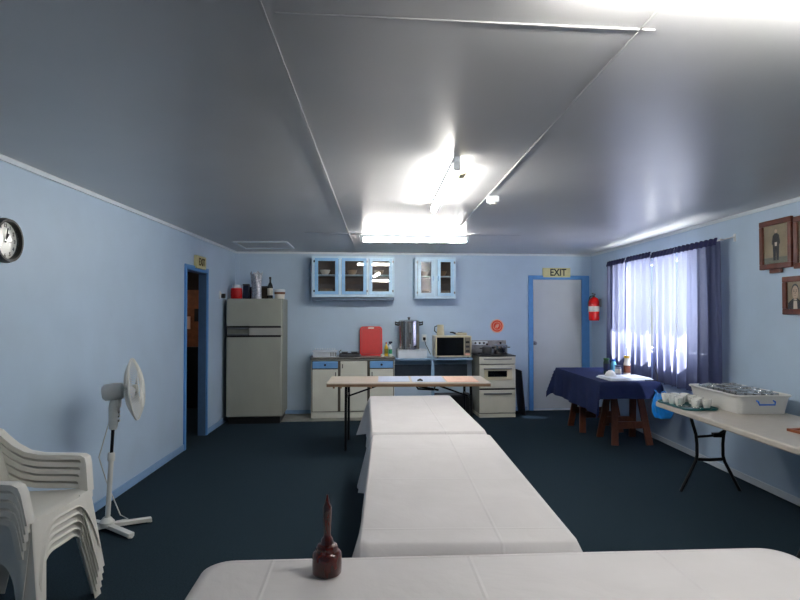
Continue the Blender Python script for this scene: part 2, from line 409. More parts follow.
# exit door on the back wall
ul, zt = bw(528, 275.5); ur, _ = bw(588.5, 275.5)
dl, dt = bw(532.5, 279.5); dr, _ = bw(581, 279.5)
ur = min(ur, L-0.02)
d = struct(bpy.data.objects.new('door_2', None)); C.objects.link(d); put(d, BO, SK)
b = MB(); b.bb(ul, dl, -0.03, -0.001, 0, zt); b.bb(dr, ur, -0.03, -0.001, 0, zt); b.bb(dl, dr, -0.03, -0.001, dt, zt)
b.build('door_frame', TRIMB, d, bevel=0.004)
b = MB(); b.bb(dl+0.004, dr-0.004, -0.02, -0.001, 0.03, dt-0.004); b.build('door_panel', DOORP, d, bevel=0.003)
b = MB(); b.bb(dl+0.004, dr-0.004, -0.035, -0.001, 0.002, 0.02); b.build('under_door_light', TRIMW, d)  # pale bar standing in for light showing under the door
hu, hz = bw(534.5, 343, 0.03)
b = MB(); b.lathe([(0, 0), (0.03, 0), (0.03, 0.008), (0.012, 0.012), (0.012, 0.04), (0.026, 0.05), (0.028, 0.065), (0.02, 0.078), (0, 0.08)], (hu, -0.02, hz), 20, Euler((PI/2, 0, 0)).to_matrix())
b.build('door_knob', STEELD, d, smooth=True)

# exit sign over the door
def sign_box(w, h, dpt, name_label, loc, rz):
    s = thing('exit_sign', name_label, 'sign', loc, rz)
    b = MB(); b.box((0, -dpt/2, 0), (w, dpt, h)); b.build('sign_box', SIGNY, s, bevel=0.004)
    return s
ua, za = bw(543, 267.8, 0.03); ub, zb = bw(570.5, 277.6, 0.03)
s = sign_box(ub-ua, za-zb, 0.03, 'cream exit sign with dark lettering above the white door', bwp((ua+ub)/2, 0.031, (za+zb)/2), SK)
s.location = bwp((ua+ub)/2, 0.0005, (za+zb)/2)
text('lettering', 'EXIT', 0.15, SIGNG, s, (0.02, -0.032, 0), (PI/2, 0, 0), sx=0.85, bold=0.004)
pa = atX(194.5, 256, XL+0.05); pb = atX(205.5, 270, XL+0.05)
s = sign_box(0.34, 0.15, 0.04, 'small cream exit sign above the open doorway in the left wall', (XL+0.0005, 6.93, 2.105), PI/2)
text('lettering', 'EXIT', 0.12, mat('sign_brown', (0.36, 0.30, 0.14), 0.6, noise=.05), s, (0, -0.042, 0), (PI/2, 0, 0), sx=0.9, bold=0.004)

# window
w = struct(bpy.data.objects.new('window_1', None)); C.objects.link(w); w.location = (XR, WY0, WZ0)
ww, wh = WY1-WY0, WZ1-WZ0
ALU = mat('window_alu', (0.85, 0.86, 0.88), 0.35, noise=0.03)
b = MB(); f = 0.04
b.bb(0.03, 0.09, 0, f, 0, wh); b.bb(0.03, 0.09, ww-f, ww, 0, wh); b.bb(0.03, 0.09, f, ww-f, 0, f); b.bb(0.03, 0.09, f, ww-f, wh-f, wh); b.bb(0.04, 0.08, ww/2-0.03, ww/2+0.03, f, wh-f)
b.build('window_frame', ALU, w)
for k_ in (0, 1):
    b = MB(); y0 = f if k_ == 0 else ww/2+0.03; y1_ = ww/2-0.03 if k_ == 0 else ww-f
    b.grid(lambda u, v: Vector((0.057, y0+(y1_-y0)*u, f+(wh-2*f)*v)), 1, 1); b.build('window_pane', WINGL, w)
b = MB(); b.bb(-0.02, 0.03, -0.03, ww+0.03, -0.03, 0.0); b.build('window_sill', ALU, w)
b = MB(); b.bb(XR+T, XR+T+0.62, WY0-1.5, WY1+1.5, 2.26, 2.32); struct(b.build('trim_9', TRIMW))   # unseen eave outside, added to shade the upper curtains
# pale ground outside
b = MB(); b.bb(XR+T, XR+14, -8, 20, -0.35, -0.30); struct(b.build('ground', mat('pale_gravel', (0.80, 0.80, 0.78), 0.9, noise=0.1, nscale=6, bump=0.3)))

# ------------------------------------------------------------------ curtains
def curtain(y0, y1_, label, zt, zb, folds, ph, side=0.0):
    W = y1_-y0
    t = thing('curtain', label, 'curtain', (XR-0.13, y0, 0), 0, 'navy sheer curtains')
    rnd = random.Random(ph); off = [rnd.uniform(-0.3, 0.3) for _ in range(8)]
    def f(u, v):
        z = zb + (zt-zb)*v
        g = 1-v
        s1 = math.sin(2*PI*folds*u + ph + off[0]*g*2); s2 = math.sin(2*PI*folds*2.3*u + ph*2 + off[1]*3*g)
        amp = 0.016 + 0.020*g
        x = amp*s1 + 0.008*s2
        # gathers spread out towards the middle of the drop
        yy = W*u + 0.012*math.sin(2*PI*folds*u*1.0+ph+1)*g - side*0.05*math.sin(PI*g)*(u if side > 0 else (1-u))
        return Vector((x, yy, z + 0.004*math.sin(40*u)*(1 if v < 0.01 else 0)))
    b = MB(); b.grid(f, 90, 24); b.build('curtain_panel', CURT, t, smooth=True)
    b = MB()
    def hf(u, v):
        return Vector((0.006*math.sin(2*PI*folds*2.3*u+ph*2)-0.030+0.02*v, W*u, zt - 0.045 + 0.07*v + 0.004*math.sin(2*PI*folds*2.3*u)))
    b.grid(hf, 90, 3); b.build('gathered_header', mat('curtain_header', (0.13, 0.14, 0.30), 0.9, noise=0.2, nscale=30), t, smooth=True)
    return t
ys = [atX(p, 300, XR-0.13).y for p in (719, 676.5, 652.5, 627, 608.5)]
curtain(ys[0], ys[1]-0.004, 'navy curtain panel nearest the framed portraits, dark at its edge', 2.19, 0.72, 4.0, 1.2)
curtain(ys[1]+0.004, ys[2]-0.02, 'navy sheer curtain panel second from the portraits, right of the bright gap', 2.19, 0.72, 3.0, 2.9)
curtain(ys[2]+0.02, ys[3]-0.004, 'sheer curtain panel left of the bright gap, glowing with sunlight', 2.20, 0.72, 3.5, 4.1)
curtain(ys[3]+0.004, ys[4], 'navy sheer curtain panel nearest the fire extinguisher', 2.20, 0.72, 3.0, 5.3)
r_ = thing('curtain_rod', 'thin white curtain rod with end brackets above the window', 'curtain rod', (XR-0.13, 0, 0))
b = MB(); b.tube([(0.0, ys[0]-0.06, 2.19), (0.0, ys[4]+0.03, 2.20)], 0.007, 8); b.build('rod', CURTROD, r_, smooth=True)
for y in (ys[0]-0.05, (ys[0]+ys[4])/2, ys[4]+0.02):
    b = MB(); b.tube([(0.125, y, 2.22), (0.05, y, 2.20), (0.0, y-0.005, 2.185), (-0.015, y-0.01, 2.20)], 0.006, 6); b.box((0.125, y, 2.21), (0.008, 0.03, 0.07)); b.build('bracket', CURTROD, r_)

# ------------------------------------------------------------------ fluorescent lights
TUBEM = emis('tube_glow', (1.0, 0.97, 0.91), 85)
def fluoro(loc, rz, length, label, strength=None):
    t = thing('fluorescent_light', label, 'light', loc, rz)
    b = MB(); b.bb(-length/2-0.02, length/2+0.02, -0.018, 0.018, -0.03, 0); b.build('batten_body', TRIMW, t, bevel=0.004)
    b = MB(); b.tube([(-length/2+0.02, 0, -0.062), (length/2-0.02, 0, -0.062)], 0.019, 12)
    b.build('tube', TUBEM if strength is None else emis('tube_glow_b', (1, .97, .93), strength), t)
    for s_ in (-1, 1):
        b = MB(); b.box((s_*(length/2), 0, -0.05), (0.03, 0.042, 0.06)); b.build('end_cap', TRIMW, t, bevel=0.004)
    return t
fluoro((0.36, 6.78, H), SK*0.6, 1.24, 'glowing fluorescent tube running crosswise near the wall cupboards')
t = fluoro((0.415, 4.05, H), PI/2+R(0.6), 1.42, 'glowing fluorescent tube running lengthwise along the ceiling centre')
b = MB(); b.box((-0.60, -0.045, -0.06), (0.11, 0.045, 0.06)); b.build('diffuser_cap', IVORY, t, bevel=0.01)
fluoro((1.10, 1.475, H), SK, 1.24, 'fluorescent light crosswise over the front table, just out of view')

# smoke detector
pp = atZ(493, 196, H)
t = thing('smoke_detector', 'small white box detector on the ceiling batten right of the lengthwise tube', 'detector', (pp.x, pp.y, H))
b = MB(); b.box((0, 0, -0.028), (0.085, 0.085, 0.05), taper=None); b.build('housing', TRIMW, t, bevel=0.01)
b = MB(); b.lathe([(0.028, 0), (0.028, -0.012), (0, -0.014)], (0, 0, -0.053), 16); b.build('sensor_cap', PLASTW, t, smooth=True)

# ================================================================== BACK WALL THINGS
# fridge
dF = 0.75
fl, _ = bw(226.3, 350, dF); fr, fzt = bw(282.5, 298.5, dF)
fw = fr-fl; fc = (fl+fr)/2; fh = fzt
fr_t = thing('refrigerator', 'tall old cream two-door refrigerator against the back wall', 'refrigerator', bwp(fc, 0, 0), SK)
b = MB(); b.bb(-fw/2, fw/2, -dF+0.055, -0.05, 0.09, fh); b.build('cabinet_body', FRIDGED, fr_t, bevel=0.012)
zg0 = bw(250, 336, dF)[1]; zg1 = bw(250, 327, dF)[1]
b = MB(); b.bb(-fw/2, fw/2-0.01, -dF, -dF+0.053, zg1, fh-0.004); fd = b.build('freezer_door', FRIDGE, fr_t, bevel=0.012)
b = MB(); b.bb(-fw/2, fw/2-0.01, -dF, -dF+0.053, 0.10, zg0); md_ = b.build('main_door', FRIDGE, fr_t, bevel=0.012)
b = MB(); b.bb(-fw/2+0.004, fw/2-0.02, -dF-0.006, -dF+0.01, zg1-0.012, zg1+0.014); b.bb(-fw/2+0.004, fw/2-0.02, -dF-0.006, -dF+0.01, zg0-0.016, zg0+0.012); b.build('black_trim', BLACK, fr_t)
b = MB(); b.bb(-fw/2+0.01, -fw/2+0.30, -dF-0.028, -dF-0.004, zg1-0.032, zg1-0.008); b.build('handle', HANDLE, fd, bevel=0.006)
b = MB(); b.bb(-fw/2+0.01, -fw/2+0.30, -dF-0.028, -dF-0.004, zg0+0.010, zg0+0.032); b.build('handle', HANDLE, md_, bevel=0.006)
b = MB(); b.bb(-fw/2+0.3, fw/2-0.01, -dF-0.004, -dF+0.03, zg0+0.012, zg1-0.010); b.build('silver_strip', mat('strip', (0.6, 0.6, 0.58), .4, noise=.03), fr_t)
b = MB(); b.bb(-fw/2+0.02, fw/2-0.03, -dF+0.04, -0.06, 0.0, 0.088); b.build('kick_base', BLACK, fr_t)

# things on top of the fridge
def onfr(px, py=290, d=0.42): return bw(px, py, d)
ft = fh+0.001
def loc_fr(px, d=0.42): return bwp(onfr(px, 290, d)[0], d, ft)
SC = 580/8.3
t = thing('ice_bucket', 'red round container with a white lid on top of the fridge', 'container', loc_fr(236.5))
b = MB(); b.lathe([(0, 0), (0.070, 0), (0.078, 0.02), (0.080, 0.13), (0.074, 0.15), (0, 0.15)]); b.build('bucket', RED, t, smooth=True)
b = MB(); b.lathe([(0.055, 0.1505), (0.058, 0.16), (0.054, 0.195), (0.045, 0.2), (0, 0.2)]); b.build('lid', TRIMW, t, smooth=True)
t = thing('canister', 'dark blue canister behind the red container on the fridge', 'canister', loc_fr(246.5, 0.36))
b = MB(); b.box((0, 0, 0.095), (0.085, 0.09, 0.19)); b.build('can_body', DBLUE, t, bevel=0.01)
b = MB(); b.box((0, 0, 0.2), (0.09, 0.095, 0.02)); b.build('lid', DGREY, t, bevel=0.004)
t = thing('canister', 'short black canister squeezed beside the silver bag on the fridge', 'canister', loc_fr(252.8, 0.24))
b = MB(); b.lathe([(0, 0), (0.045, 0), (0.045, 0.15), (0, 0.155)]); b.build('can_body', BLACK, t, smooth=True)
b = MB(); b.lathe([(0.047, 0.15), (0.047, 0.175), (0, 0.18)]); b.build('lid', DGREY, t, smooth=True)
def bagf(u, v):
    a = 2*PI*u; r = 0.072*(1+0.10*math.sin(5*a+v*5)*v) * (1 - 0.12*math.sin(PI*v)) * (1+0.15*v)
    return Vector((r*math.cos(a), 0.7*r*math.sin(a), 0.36*v + (0.018*math.sin(4*a)+0.01*math.sin(9*a) if v > 0.99 else 0)))
b = MB(); b.grid(bagf, 40, 16); o = b.build('foil_bag', SILVER, None, smooth=True); put(o, loc_fr(256.5, 0.5)); tag(o, 'crumpled silver grey bag standing tall on the fridge', 'bag')
t = thing('storage_tin', 'dark brown tin between the silver bag and the wine bottle', 'tin', loc_fr(264.5, 0.36))
b = MB(); b.box((0, 0, 0.08), (0.11, 0.10, 0.16)); b.build('tin_body', mat('dark_brown', (0.2, 0.17, 0.13), .5, noise=.2), t, bevel=0.01)
b = MB(); b.box((0, 0, 0.172), (0.115, 0.105, 0.02)); b.build('lid', BLACK, t, bevel=0.004)
def bottle(name, loc, label, r, h, m, capm, cat='bottle', neck=0.3, labm=None, group=None, neckr=0.35):
    t = thing(name, label, cat, loc, 0, group)
    hb = h*(1-neck)
    b = MB(); b.lathe([(0, 0), (r*0.95, 0), (r, 0.01), (r, hb*0.85), (r*0.8, hb), (r*neckr, hb+neck*h*0.35), (r*neckr, h*0.94), (0, h*0.94)], seg=20)
    b.build('bottle_body', m, t, smooth=True)
    b = MB(); b.lathe([(r*neckr*1.15, h*0.90), (r*neckr*1.2, h), (0, h)], seg=16); b.build('cap', capm, t, smooth=True)
    if labm:
        b = MB(); b.lathe([(r*1.012, hb*0.25), (r*1.012, hb*0.75)], seg=20); b.build('paper_label', labm, t, smooth=True)
    return t
bottle('wine_bottle', loc_fr(270.2, 0.44), 'dark wine bottle with a white label on the fridge', 0.039, 0.31, BOTTLEG, BLACK, neck=0.36, labm=LABELW)
t = thing('tub', 'cream tub with a brown band and white lid at the right of the fridge top', 'tub', loc_fr(279.8, 0.48))
b = MB(); b.lathe([(0, 0), (0.066, 0), (0.074, 0.09), (0, 0.09)]); b.build('tub_body', LABELW, t, smooth=True)
b = MB(); b.lathe([(0.0725, 0.065), (0.0765, 0.095)]); b.build('band', mat('band_brown', (0.45, 0.3, 0.2), .5, noise=.05), t, smooth=True)
b = MB(); b.lathe([(0.074, 0.0955), (0.077, 0.12), (0.07, 0.135), (0, 0.14)]); b.build('lid', TRIMW, t, smooth=True)

# wall switch / outlets
def outlet(label, loc, rz, n=1, cat='socket'):
    t = thing('power_socket', label, cat, loc, rz)
    b = MB(); b.box((0, -0.006, 0), (0.075, 0.012, 0.11)); b.build('plate', TRIMW, t, bevel=0.004)
    b = MB(); b.box((0, -0.016, 0.02), (0.03, 0.012, 0.03)); b.build('switch', PLASTW, t, bevel=0.003)
    return t
p = atX(219.5, 295, XL)
t = outlet('small white socket with a dark plug on the left wall beside the fridge', (XL+0.0005, p.y, p.z), PI/2)
b = MB(); b.box((0.06, -0.035, -0.01), (0.055, 0.05, 0.06)); b.build('plug', BLACK, t, bevel=0.008)

# base cabinets
dC = 0.42
cl, czt = bw(311, 360, dC); cr, _ = bw(394.5, 360, dC)
cw = cr-cl; ch = 0.87
t = thing('base_cabinet', 'cream kitchen base cabinet with two blue drawers below the red board', 'cabinet', bwp(cl, 0, 0), SK)
b = MB(); b.bb(0, cw, -dC+0.02, -0.012, 0.0, ch-0.03); b.build('carcass', CABC, t, bevel=0.004)
CABG = mat('cabinet_gap', (0.30, 0.28, 0.24), 0.6, noise=0.1)
def cu(px): return bw(px, 400, dC)[0]-cl
xs = [0.0, cu(338), cu(340), cu(367.5), cu(369.5), cw]
zdr0 = bw(320, 368.5, dC)[1]; zdr1 = bw(320, 361.5, dC)[1]; zdo = 0.07
for i in range(3):
    x0, x1_ = xs[2*i]+(0.02 if i == 0 else 0.006), xs[2*i+1]-(0.02 if i == 2 else 0.004)
    top = zdr0-0.015 if i != 1 else zdr1
    b = MB(); b.bb(x0, x1_, -dC, -dC+0.019, zdo+0.03, top); dd = b.build('cupboard_door', CABC, t, bevel=0.004)
    b = MB(); hx = x0+0.03 if i != 0 else x1_-0.03
    b.box((hx, -dC-0.008, top-0.07), (0.012, 0.014, 0.06)); b.build('door_handle', DGREY, dd, bevel=0.003)
    if i != 1:
        b = MB(); b.bb(x0, x1_, -dC-0.004, -dC+0.019, zdr0, zdr1); dd = b.build('drawer', CABB, t, bevel=0.004)
        b = MB(); b.lathe([(0, 0), (0.008, 0), (0.008, 0.012), (0.017, 0.018), (0.014, 0.028), (0, 0.03)], ((x0+x1_)/2, -dC-0.004, (zdr0+zdr1)/2), 14, Euler((PI/2, 0, 0)).to_matrix()); b.build('knob', DBLUE, dd, smooth=True)
b = MB(); b.bb(0.01, cw-0.01, -dC+0.014, -dC+0.02, zdo+0.022, zdr1+0.01); b.build('shadow_line', CABG, t)
b = MB(); b.bb(-0.01, cw+0.005, -dC-0.02, -0.012, ch-0.028, ch); o = b.build('worktop', mat('speckled_worktop', (0.36, 0.35, 0.33), 0.35, noise=0.3, nscale=60), None, bevel=0.004)
put(o, bwp(cl, 0, 0), SK); tag(o, 'narrow dark speckled worktop on the cream base cabinet', 'worktop')
CT = ch+0.001
def ctp(px, d=0.25, z=CT): return bwp(bw(px, 350, d)[0], d, z)
# dish rack / tray
t = thing('dish_tray', 'white plastic dish tray with slotted front at the left of the worktop', 'tray', ctp(325, 0.24), SK)
w_ = 0.33
b = MB(); b.bb(-w_/2, w_/2, -0.13, 0.13, 0, 0.008); b.bb(-w_/2, w_/2, -0.13, -0.122, 0, 0.075); b.bb(-w_/2, w_/2, 0.122, 0.13, 0, 0.075); b.bb(-w_/2, -w_/2+0.008, -0.13, 0.13, 0, 0.075); b.bb(w_/2-0.008, w_/2, -0.13, 0.13, 0, 0.075)
b.build('tray_body', TRIMW, t, bevel=0.002)
b = MB(); b.box((0, 0, 0.080), (w_+0.03, 0.29, 0.012)); b.build('rim', TRIMW, t, bevel=0.004)
for k_ in range(3):
    b = MB(); b.box((0.09+0.03*k_, -0.131, 0.038), (0.012, 0.004, 0.055)); b.build('slot', DGREY, t)
b = MB()
for k_ in range(9):
    x = -0.14+0.035*k_; b.tube([(x, -0.1, 0.086), (x, -0.05, 0.12), (x, 0.05, 0.12), (x, 0.1, 0.086)], 0.003, 6)
b.build('wire_rack', TRIMW, t)
# gas burner
t = thing('gas_cooktop', 'flat black camping cooktop on the worktop left of the red board', 'cooktop', ctp(349.5, 0.24), SK)
b = MB(); b.box((0, 0, 0.02), (0.30, 0.26, 0.04)); b.build('cooktop_body', DGREY, t, bevel=0.008)
for s_ in (-1, 1):
    b = MB(); b.lathe([(0.045, 0.041), (0.045, 0.05), (0.02, 0.055), (0, 0.055)], (s_*0.07, 0, 0), 16); b.build('burner', BLACK, t, smooth=True)
    b = MB()
    for k_ in range(4):
        a = PI/4+k_*PI/2; b.bar((s_*0.07+0.02*math.cos(a), 0.02*math.sin(a), 0.062), (s_*0.07+0.062*math.cos(a), 0.062*math.sin(a), 0.062), 0.006, 0.008)
    b.tube([(s_*0.07+0.03*math.cos(a*PI/8), 0.03*math.sin(a*PI/8), 0.062) for a in range(16)], 0.003, 4, close=True)
    b.bar((s_*0.07-0.03, 0, 0.062), (s_*0.07+0.03, 0, 0.062), 0.005, 0.005); b.build('trivet', BLACKM, t)
b = MB(); b.tube([(-0.13, -0.08, 0.045), (-0.15, -0.09, 0.07), (-0.12, -0.09, 0.10)], 0.008, 8); b.build('lever', HANDLE, t)
# red cutting board leaning
t = thing('cutting_board', 'red plastic cutting board with handle slot leaning on the back wall', 'cutting board', ctp(371, 0.10), SK)
bl, bz1 = bw(360, 326, 0.10); br, bz0 = bw(382.5, 356, 0.10)
bwid, bh = br-bl, bz1-CT
pts = rrect(bwid, bh, 0.05); b = MB(); b.poly(pts, h=0.012)
b.xform(Matrix.Translation((0, 0, bh/2*0.98)) @ Euler((PI/2-R(9), 0, 0)).to_matrix().to_4x4()); b.build('board', RED, t, bevel=0.003)
b = MB(); b.tube([(x*0.84, y*0.86, 0) for x, y in pts], 0.004, 6, close=True); b.xform(Matrix.Translation((0, -0.013, bh/2*0.98)) @ Euler((PI/2-R(9), 0, 0)).to_matrix().to_4x4()); b.build('groove_rim', mat('dark_red', (0.6, 0.03, 0.06), .4, noise=.05), t, smooth=True)
b = MB(); b.poly(rrect(0.09, 0.02, 0.009), h=0.006); b.xform(Matrix.Translation((0, -0.010+0.027, bh*0.93)) @ Euler((PI/2-R(9), 0, 0)).to_matrix().to_4x4()); b.build('hand_slot', LABELW, t)
bottle('detergent_bottle', ctp(386.2, 0.2), 'yellow detergent bottle beside the red board', 0.028, 0.20, YELLOW, RED, neck=0.3, labm=mat('olive_label', (0.5, 0.5, 0.2), .5, noise=.05))
t = bottle('spray_bottle', ctp(390.3, 0.22), 'green and white spray bottle at the right end of the worktop', 0.027, 0.19, TRIMW, DBLUE, neck=0.3, labm=GREEN)
b = MB(); b.box((0.004, 0, 0.20), (0.055, 0.022, 0.028)); b.box((-0.02, 0, 0.175), (0.01, 0.012, 0.04), (0, R(20), 0)); b.build('trigger', DBLUE, t, bevel=0.005)
t = thing('sponge_cup', 'small white cup in front of the red board', 'cup', ctp(382.3, 0.33), 0)
b = MB(); b.lathe([(0, 0.003), (0.02, 0), (0.024, 0.035), (0.021, 0.035), (0.018, 0.006), (0, 0.006)], seg=18); b.build('cup_body', CHINA, t, smooth=True)
b = MB(); b.tube([(0.022, 0, 0.03), (0.035, 0, 0.022), (0.021, 0, 0.01)], 0.003, 6); b.build('cup_handle', CHINA, t, smooth=True)
t = thing('sponge_cup', 'small white cup near the green and white spray bottle', 'cup', ctp(390.8, 0.36), 0)
b = MB(); b.lathe([(0, 0.003), (0.022, 0), (0.026, 0.035), (0.023, 0.035), (0.018, 0.006), (0, 0.006)], seg=18); b.build('cup_body', CHINA, t, smooth=True)
b = MB(); b.tube([(0.022, 0, 0.03), (0.035, 0, 0.022), (0.021, 0, 0.01)], 0.003, 6); b.build('cup_handle', CHINA, t, smooth=True)

# blue wall bench
dB = 0.40
ba, bz = bw(392, 360, dB); bb2, _ = bw(473, 360, dB); ba = cr+0.02
BZ = bw(430, 358.3, dB)[1]
t = thing('wall_bench', 'pale blue shelf bench carrying the urn and microwave', 'bench', bwp(ba, 0, 0), SK); bwd = bb2-ba
b = MB(); b.bb(0, bwd, -dB, -0.012, BZ-0.028, BZ); b.build('bench_top', BENCH, t, bevel=0.003)
lx = bw(433, 380, dB)[0]-ba
b = MB(); b.bb(lx-0.022, lx+0.022, -dB+0.01, -dB+0.045, 0.0, BZ-0.03); b.build('leg', BENCH, t)
b = MB(); b.bb(0.02, bwd-0.02, -0.04, -0.012, BZ-0.12, BZ-0.03); b.build('rail', BENCH, t)
b = MB(); b.bb(0.01, bwd-0.01, -0.030, -0.013, 0.42, BZ-0.125); b.build('back_panel', mat('slate_panel', (0.28, 0.33, 0.39), 0.6, noise=0.1), t)
def bp_(px, d=0.22, z=None): return bwp(bw(px, 350, d)[0], d, (z if z is not None else BZ+0.001))
# things stored under the bench
t = thing('storage_crate', 'black crate on the floor under the blue bench', 'crate', bp_(452, 0.22, 0.0), SK)
b = MB(); b.bb(-0.26, 0.26, -0.14, 0.14, 0, 0.03); b.bb(-0.26, 0.26, -0.14, -0.12, 0, 0.28); b.bb(-0.26, 0.26, 0.12, 0.14, 0, 0.28); b.bb(-0.26, -0.24, -0.14, 0.14, 0, 0.28); b.bb(0.24, 0.26, -0.14, 0.14, 0, 0.28); b.build('crate_body', BLACK, t, bevel=0.004)
b = MB(); b.bb(-0.27, 0.27, -0.15, 0.15, 0.281, 0.30); b.build('lid', DGREY, t, bevel=0.004)
# styrofoam box
t = thing('foam_box', 'white foam box under the steel urn', 'box', bp_(411.5, 0.24), SK)
b = MB(); b.box((0, 0, 0.052), (0.42, 0.30, 0.104)); b.build('box_body', TRIMW, t, bevel=0.008)
b = MB(); b.box((0, 0, 0.114), (0.43, 0.31, 0.018)); b.build('lid', TRIMW, t, bevel=0.006)
# urn
uz = BZ+0.126
t = thing('water_urn', 'tall polished steel water urn with black handles on the foam box', 'urn', bp_(409, 0.24, uz), SK)
uh = bw(409, 321, 0.24)[1]-uz; ur_ = 0.155
b = MB(); b.lathe([(0, 0), (ur_, 0), (ur_, 0.012), (ur_*0.985, 0.014), (ur_*0.985, 0.05), (ur_, 0.052), (ur_, uh-0.02), (ur_*1.03, uh-0.015), (ur_*1.03, uh)], seg=40); b.build('urn_body', STEEL, t, smooth=True)
b = MB(); b.lathe([(ur_*1.02, uh+0.0005), (ur_*0.9, uh+0.012), (0.03, uh+0.022), (0, uh+0.022)], seg=40); b.build('lid', STEEL, t, smooth=True)
b = MB(); b.lathe([(0.012, uh+0.022), (0.012, uh+0.035), (0.024, uh+0.04), (0.02, uh+0.055), (0, uh+0.056)], seg=16); b.build('lid_knob', BLACK, t, smooth=True)
for s_ in (-1, 1):
    b = MB(); b.tube([(s_*ur_, 0, uh-0.06), (s_*(ur_+0.045), 0, uh-0.05), (s_*(ur_+0.05), 0, uh-0.015), (s_*(ur_), 0, uh-0.03)], 0.012, 8); b.build('handle', BLACK, t, smooth=True)
b = MB(); b.tube([(0, -ur_, 0.07), (0, -ur_-0.05, 0.07), (0, -ur_-0.055, 0.04)], 0.012, 8); b.build('tap', STEELD, t, smooth=True)
b = MB(); b.box((0, -ur_-0.035, 0.1), (0.016, 0.02, 0.05)); b.build('tap_lever', BLACK, t, bevel=0.004)
b = MB(); b.lathe([(0, 0), (0.018, 0), (0.016, 0.02), (0, 0.022)], (0.075, -ur_*0.86, 0.045), 12, Euler((PI/2, 0, 0.45)).to_matrix()); b.build('dial', BLACK, t, smooth=True)
b = MB(); b.bb(-0.012, 0.012, -ur_-0.006, -ur_+0.004, 0.12, 0.25); b.build('gauge', DGREY, t)
# socket and cord
su, sz = bw(424, 338)
t = outlet('white power socket with a black plug on the wall right of the urn', bwp(su, 0.0005, sz), SK)
b = MB(); b.box((0.0, -0.035, -0.01), (0.04, 0.045, 0.045)); b.build('plug', BLACK, t, bevel=0.008)
b = MB(); b.tube([(0, -0.05, -0.02), (0.02, -0.06, -0.1), (0.06, -0.07, -0.18), (0.09, -0.08, -0.245)], 0.005, 6); b.build('cord', BLACK, t, smooth=True)
# microwave
dM = 0.36
ml, mz1 = bw(435.5, 336, dM); mr_, mz0 = bw(471.5, 357.5, dM)
t = thing('microwave', 'boxy cream microwave oven with black door on the blue bench', 'microwave', bwp((ml+mr_)/2, 0, BZ), SK)
mw = mr_-ml; mh = mz1-BZ
b = MB(); b.bb(-mw/2, mw/2, -dM+0.02, -0.03, 0.014, mh); b.build('microwave_body', CREAM, t, bevel=0.006)
b = MB(); b.bb(-mw/2, mw/2, -dM, -dM+0.019, 0.014, mh); b.build('front_bezel', IVORY, t, bevel=0.004)
b = MB(); b.bb(-mw/2+0.02, mw/2-0.115, -dM-0.006, -dM+0.002, 0.035, mh-0.022); b.build('door', mat('black_glass', (0.02, 0.02, 0.03), 0.08, noise=.05), t, bevel=0.003)
b = MB(); b.bb(mw/2-0.105, mw/2-0.015, -dM-0.004, -dM+0.002, 0.035, mh-0.022); cp = b.build('control_panel', mat('panel_grey', (0.45, 0.43, 0.38), .4, noise=.1), t)
for k_ in range(3):
    b = MB(); b.box((mw/2-0.06, -dM-0.008, 0.10+0.065*k_), (0.055, 0.006, 0.03)); b.build('button', DGREY if k_ < 2 else BLACK, cp)
b = MB(); b.box((mw/2-0.06, -dM-0.009, 0.052), (0.07, 0.008, 0.028)); b.build('door_button', PEACH, t, bevel=0.002)
for sx in (-1, 1):
    for sy in (-dM+0.05, -0.06):
        b = MB(); b.lathe([(0.014, 0.001), (0.014, 0.014)], (sx*(mw/2-0.04), sy, 0), 10); b.lathe([(0, 0.001), (0.014, 0.001)], (sx*(mw/2-0.04), sy, 0), 10); b.build('foot', BLACK, t)
# jug on microwave
mt = BZ+mh+0.001
t = thing('jug', 'cream jug with black handle on top of the microwave', 'jug', bp_(440.5, 0.22, mt), SK)
b = MB(); b.lathe([(0, 0), (0.055, 0), (0.058, 0.02), (0.048, 0.15), (0.05, 0.16), (0.044, 0.155), (0.05, 0.02), (0, 0.015)], seg=24); b.build('jug_body', IVORY, t, smooth=True)
b = MB(); b.tube([(-0.048, 0, 0.145), (-0.085, 0, 0.13), (-0.09, 0, 0.07), (-0.055, 0, 0.04)], 0.008, 8); b.build('jug_handle', BLACK, t, smooth=True)
t = thing('electric_knife', 'small dark and cream appliance lying on the microwave', 'appliance', bp_(458, 0.22, mt), SK+R(-6))
b = MB(); b.box((0.05, 0, 0.022), (0.17, 0.055, 0.04)); b.build('appliance_body', IVORY, t, bevel=0.015, smooth=True)
b = MB(); b.tube([(-0.035, 0, 0.028), (-0.08, 0, 0.045), (-0.12, 0, 0.046)], [0.014, 0.011, 0.008], 8); b.build('grip', BLACK, t, smooth=True)
b = MB(); b.box((0.03, 0, 0.046), (0.07, 0.03, 0.008)); b.build('switch', STEELD, t, bevel=0.002)

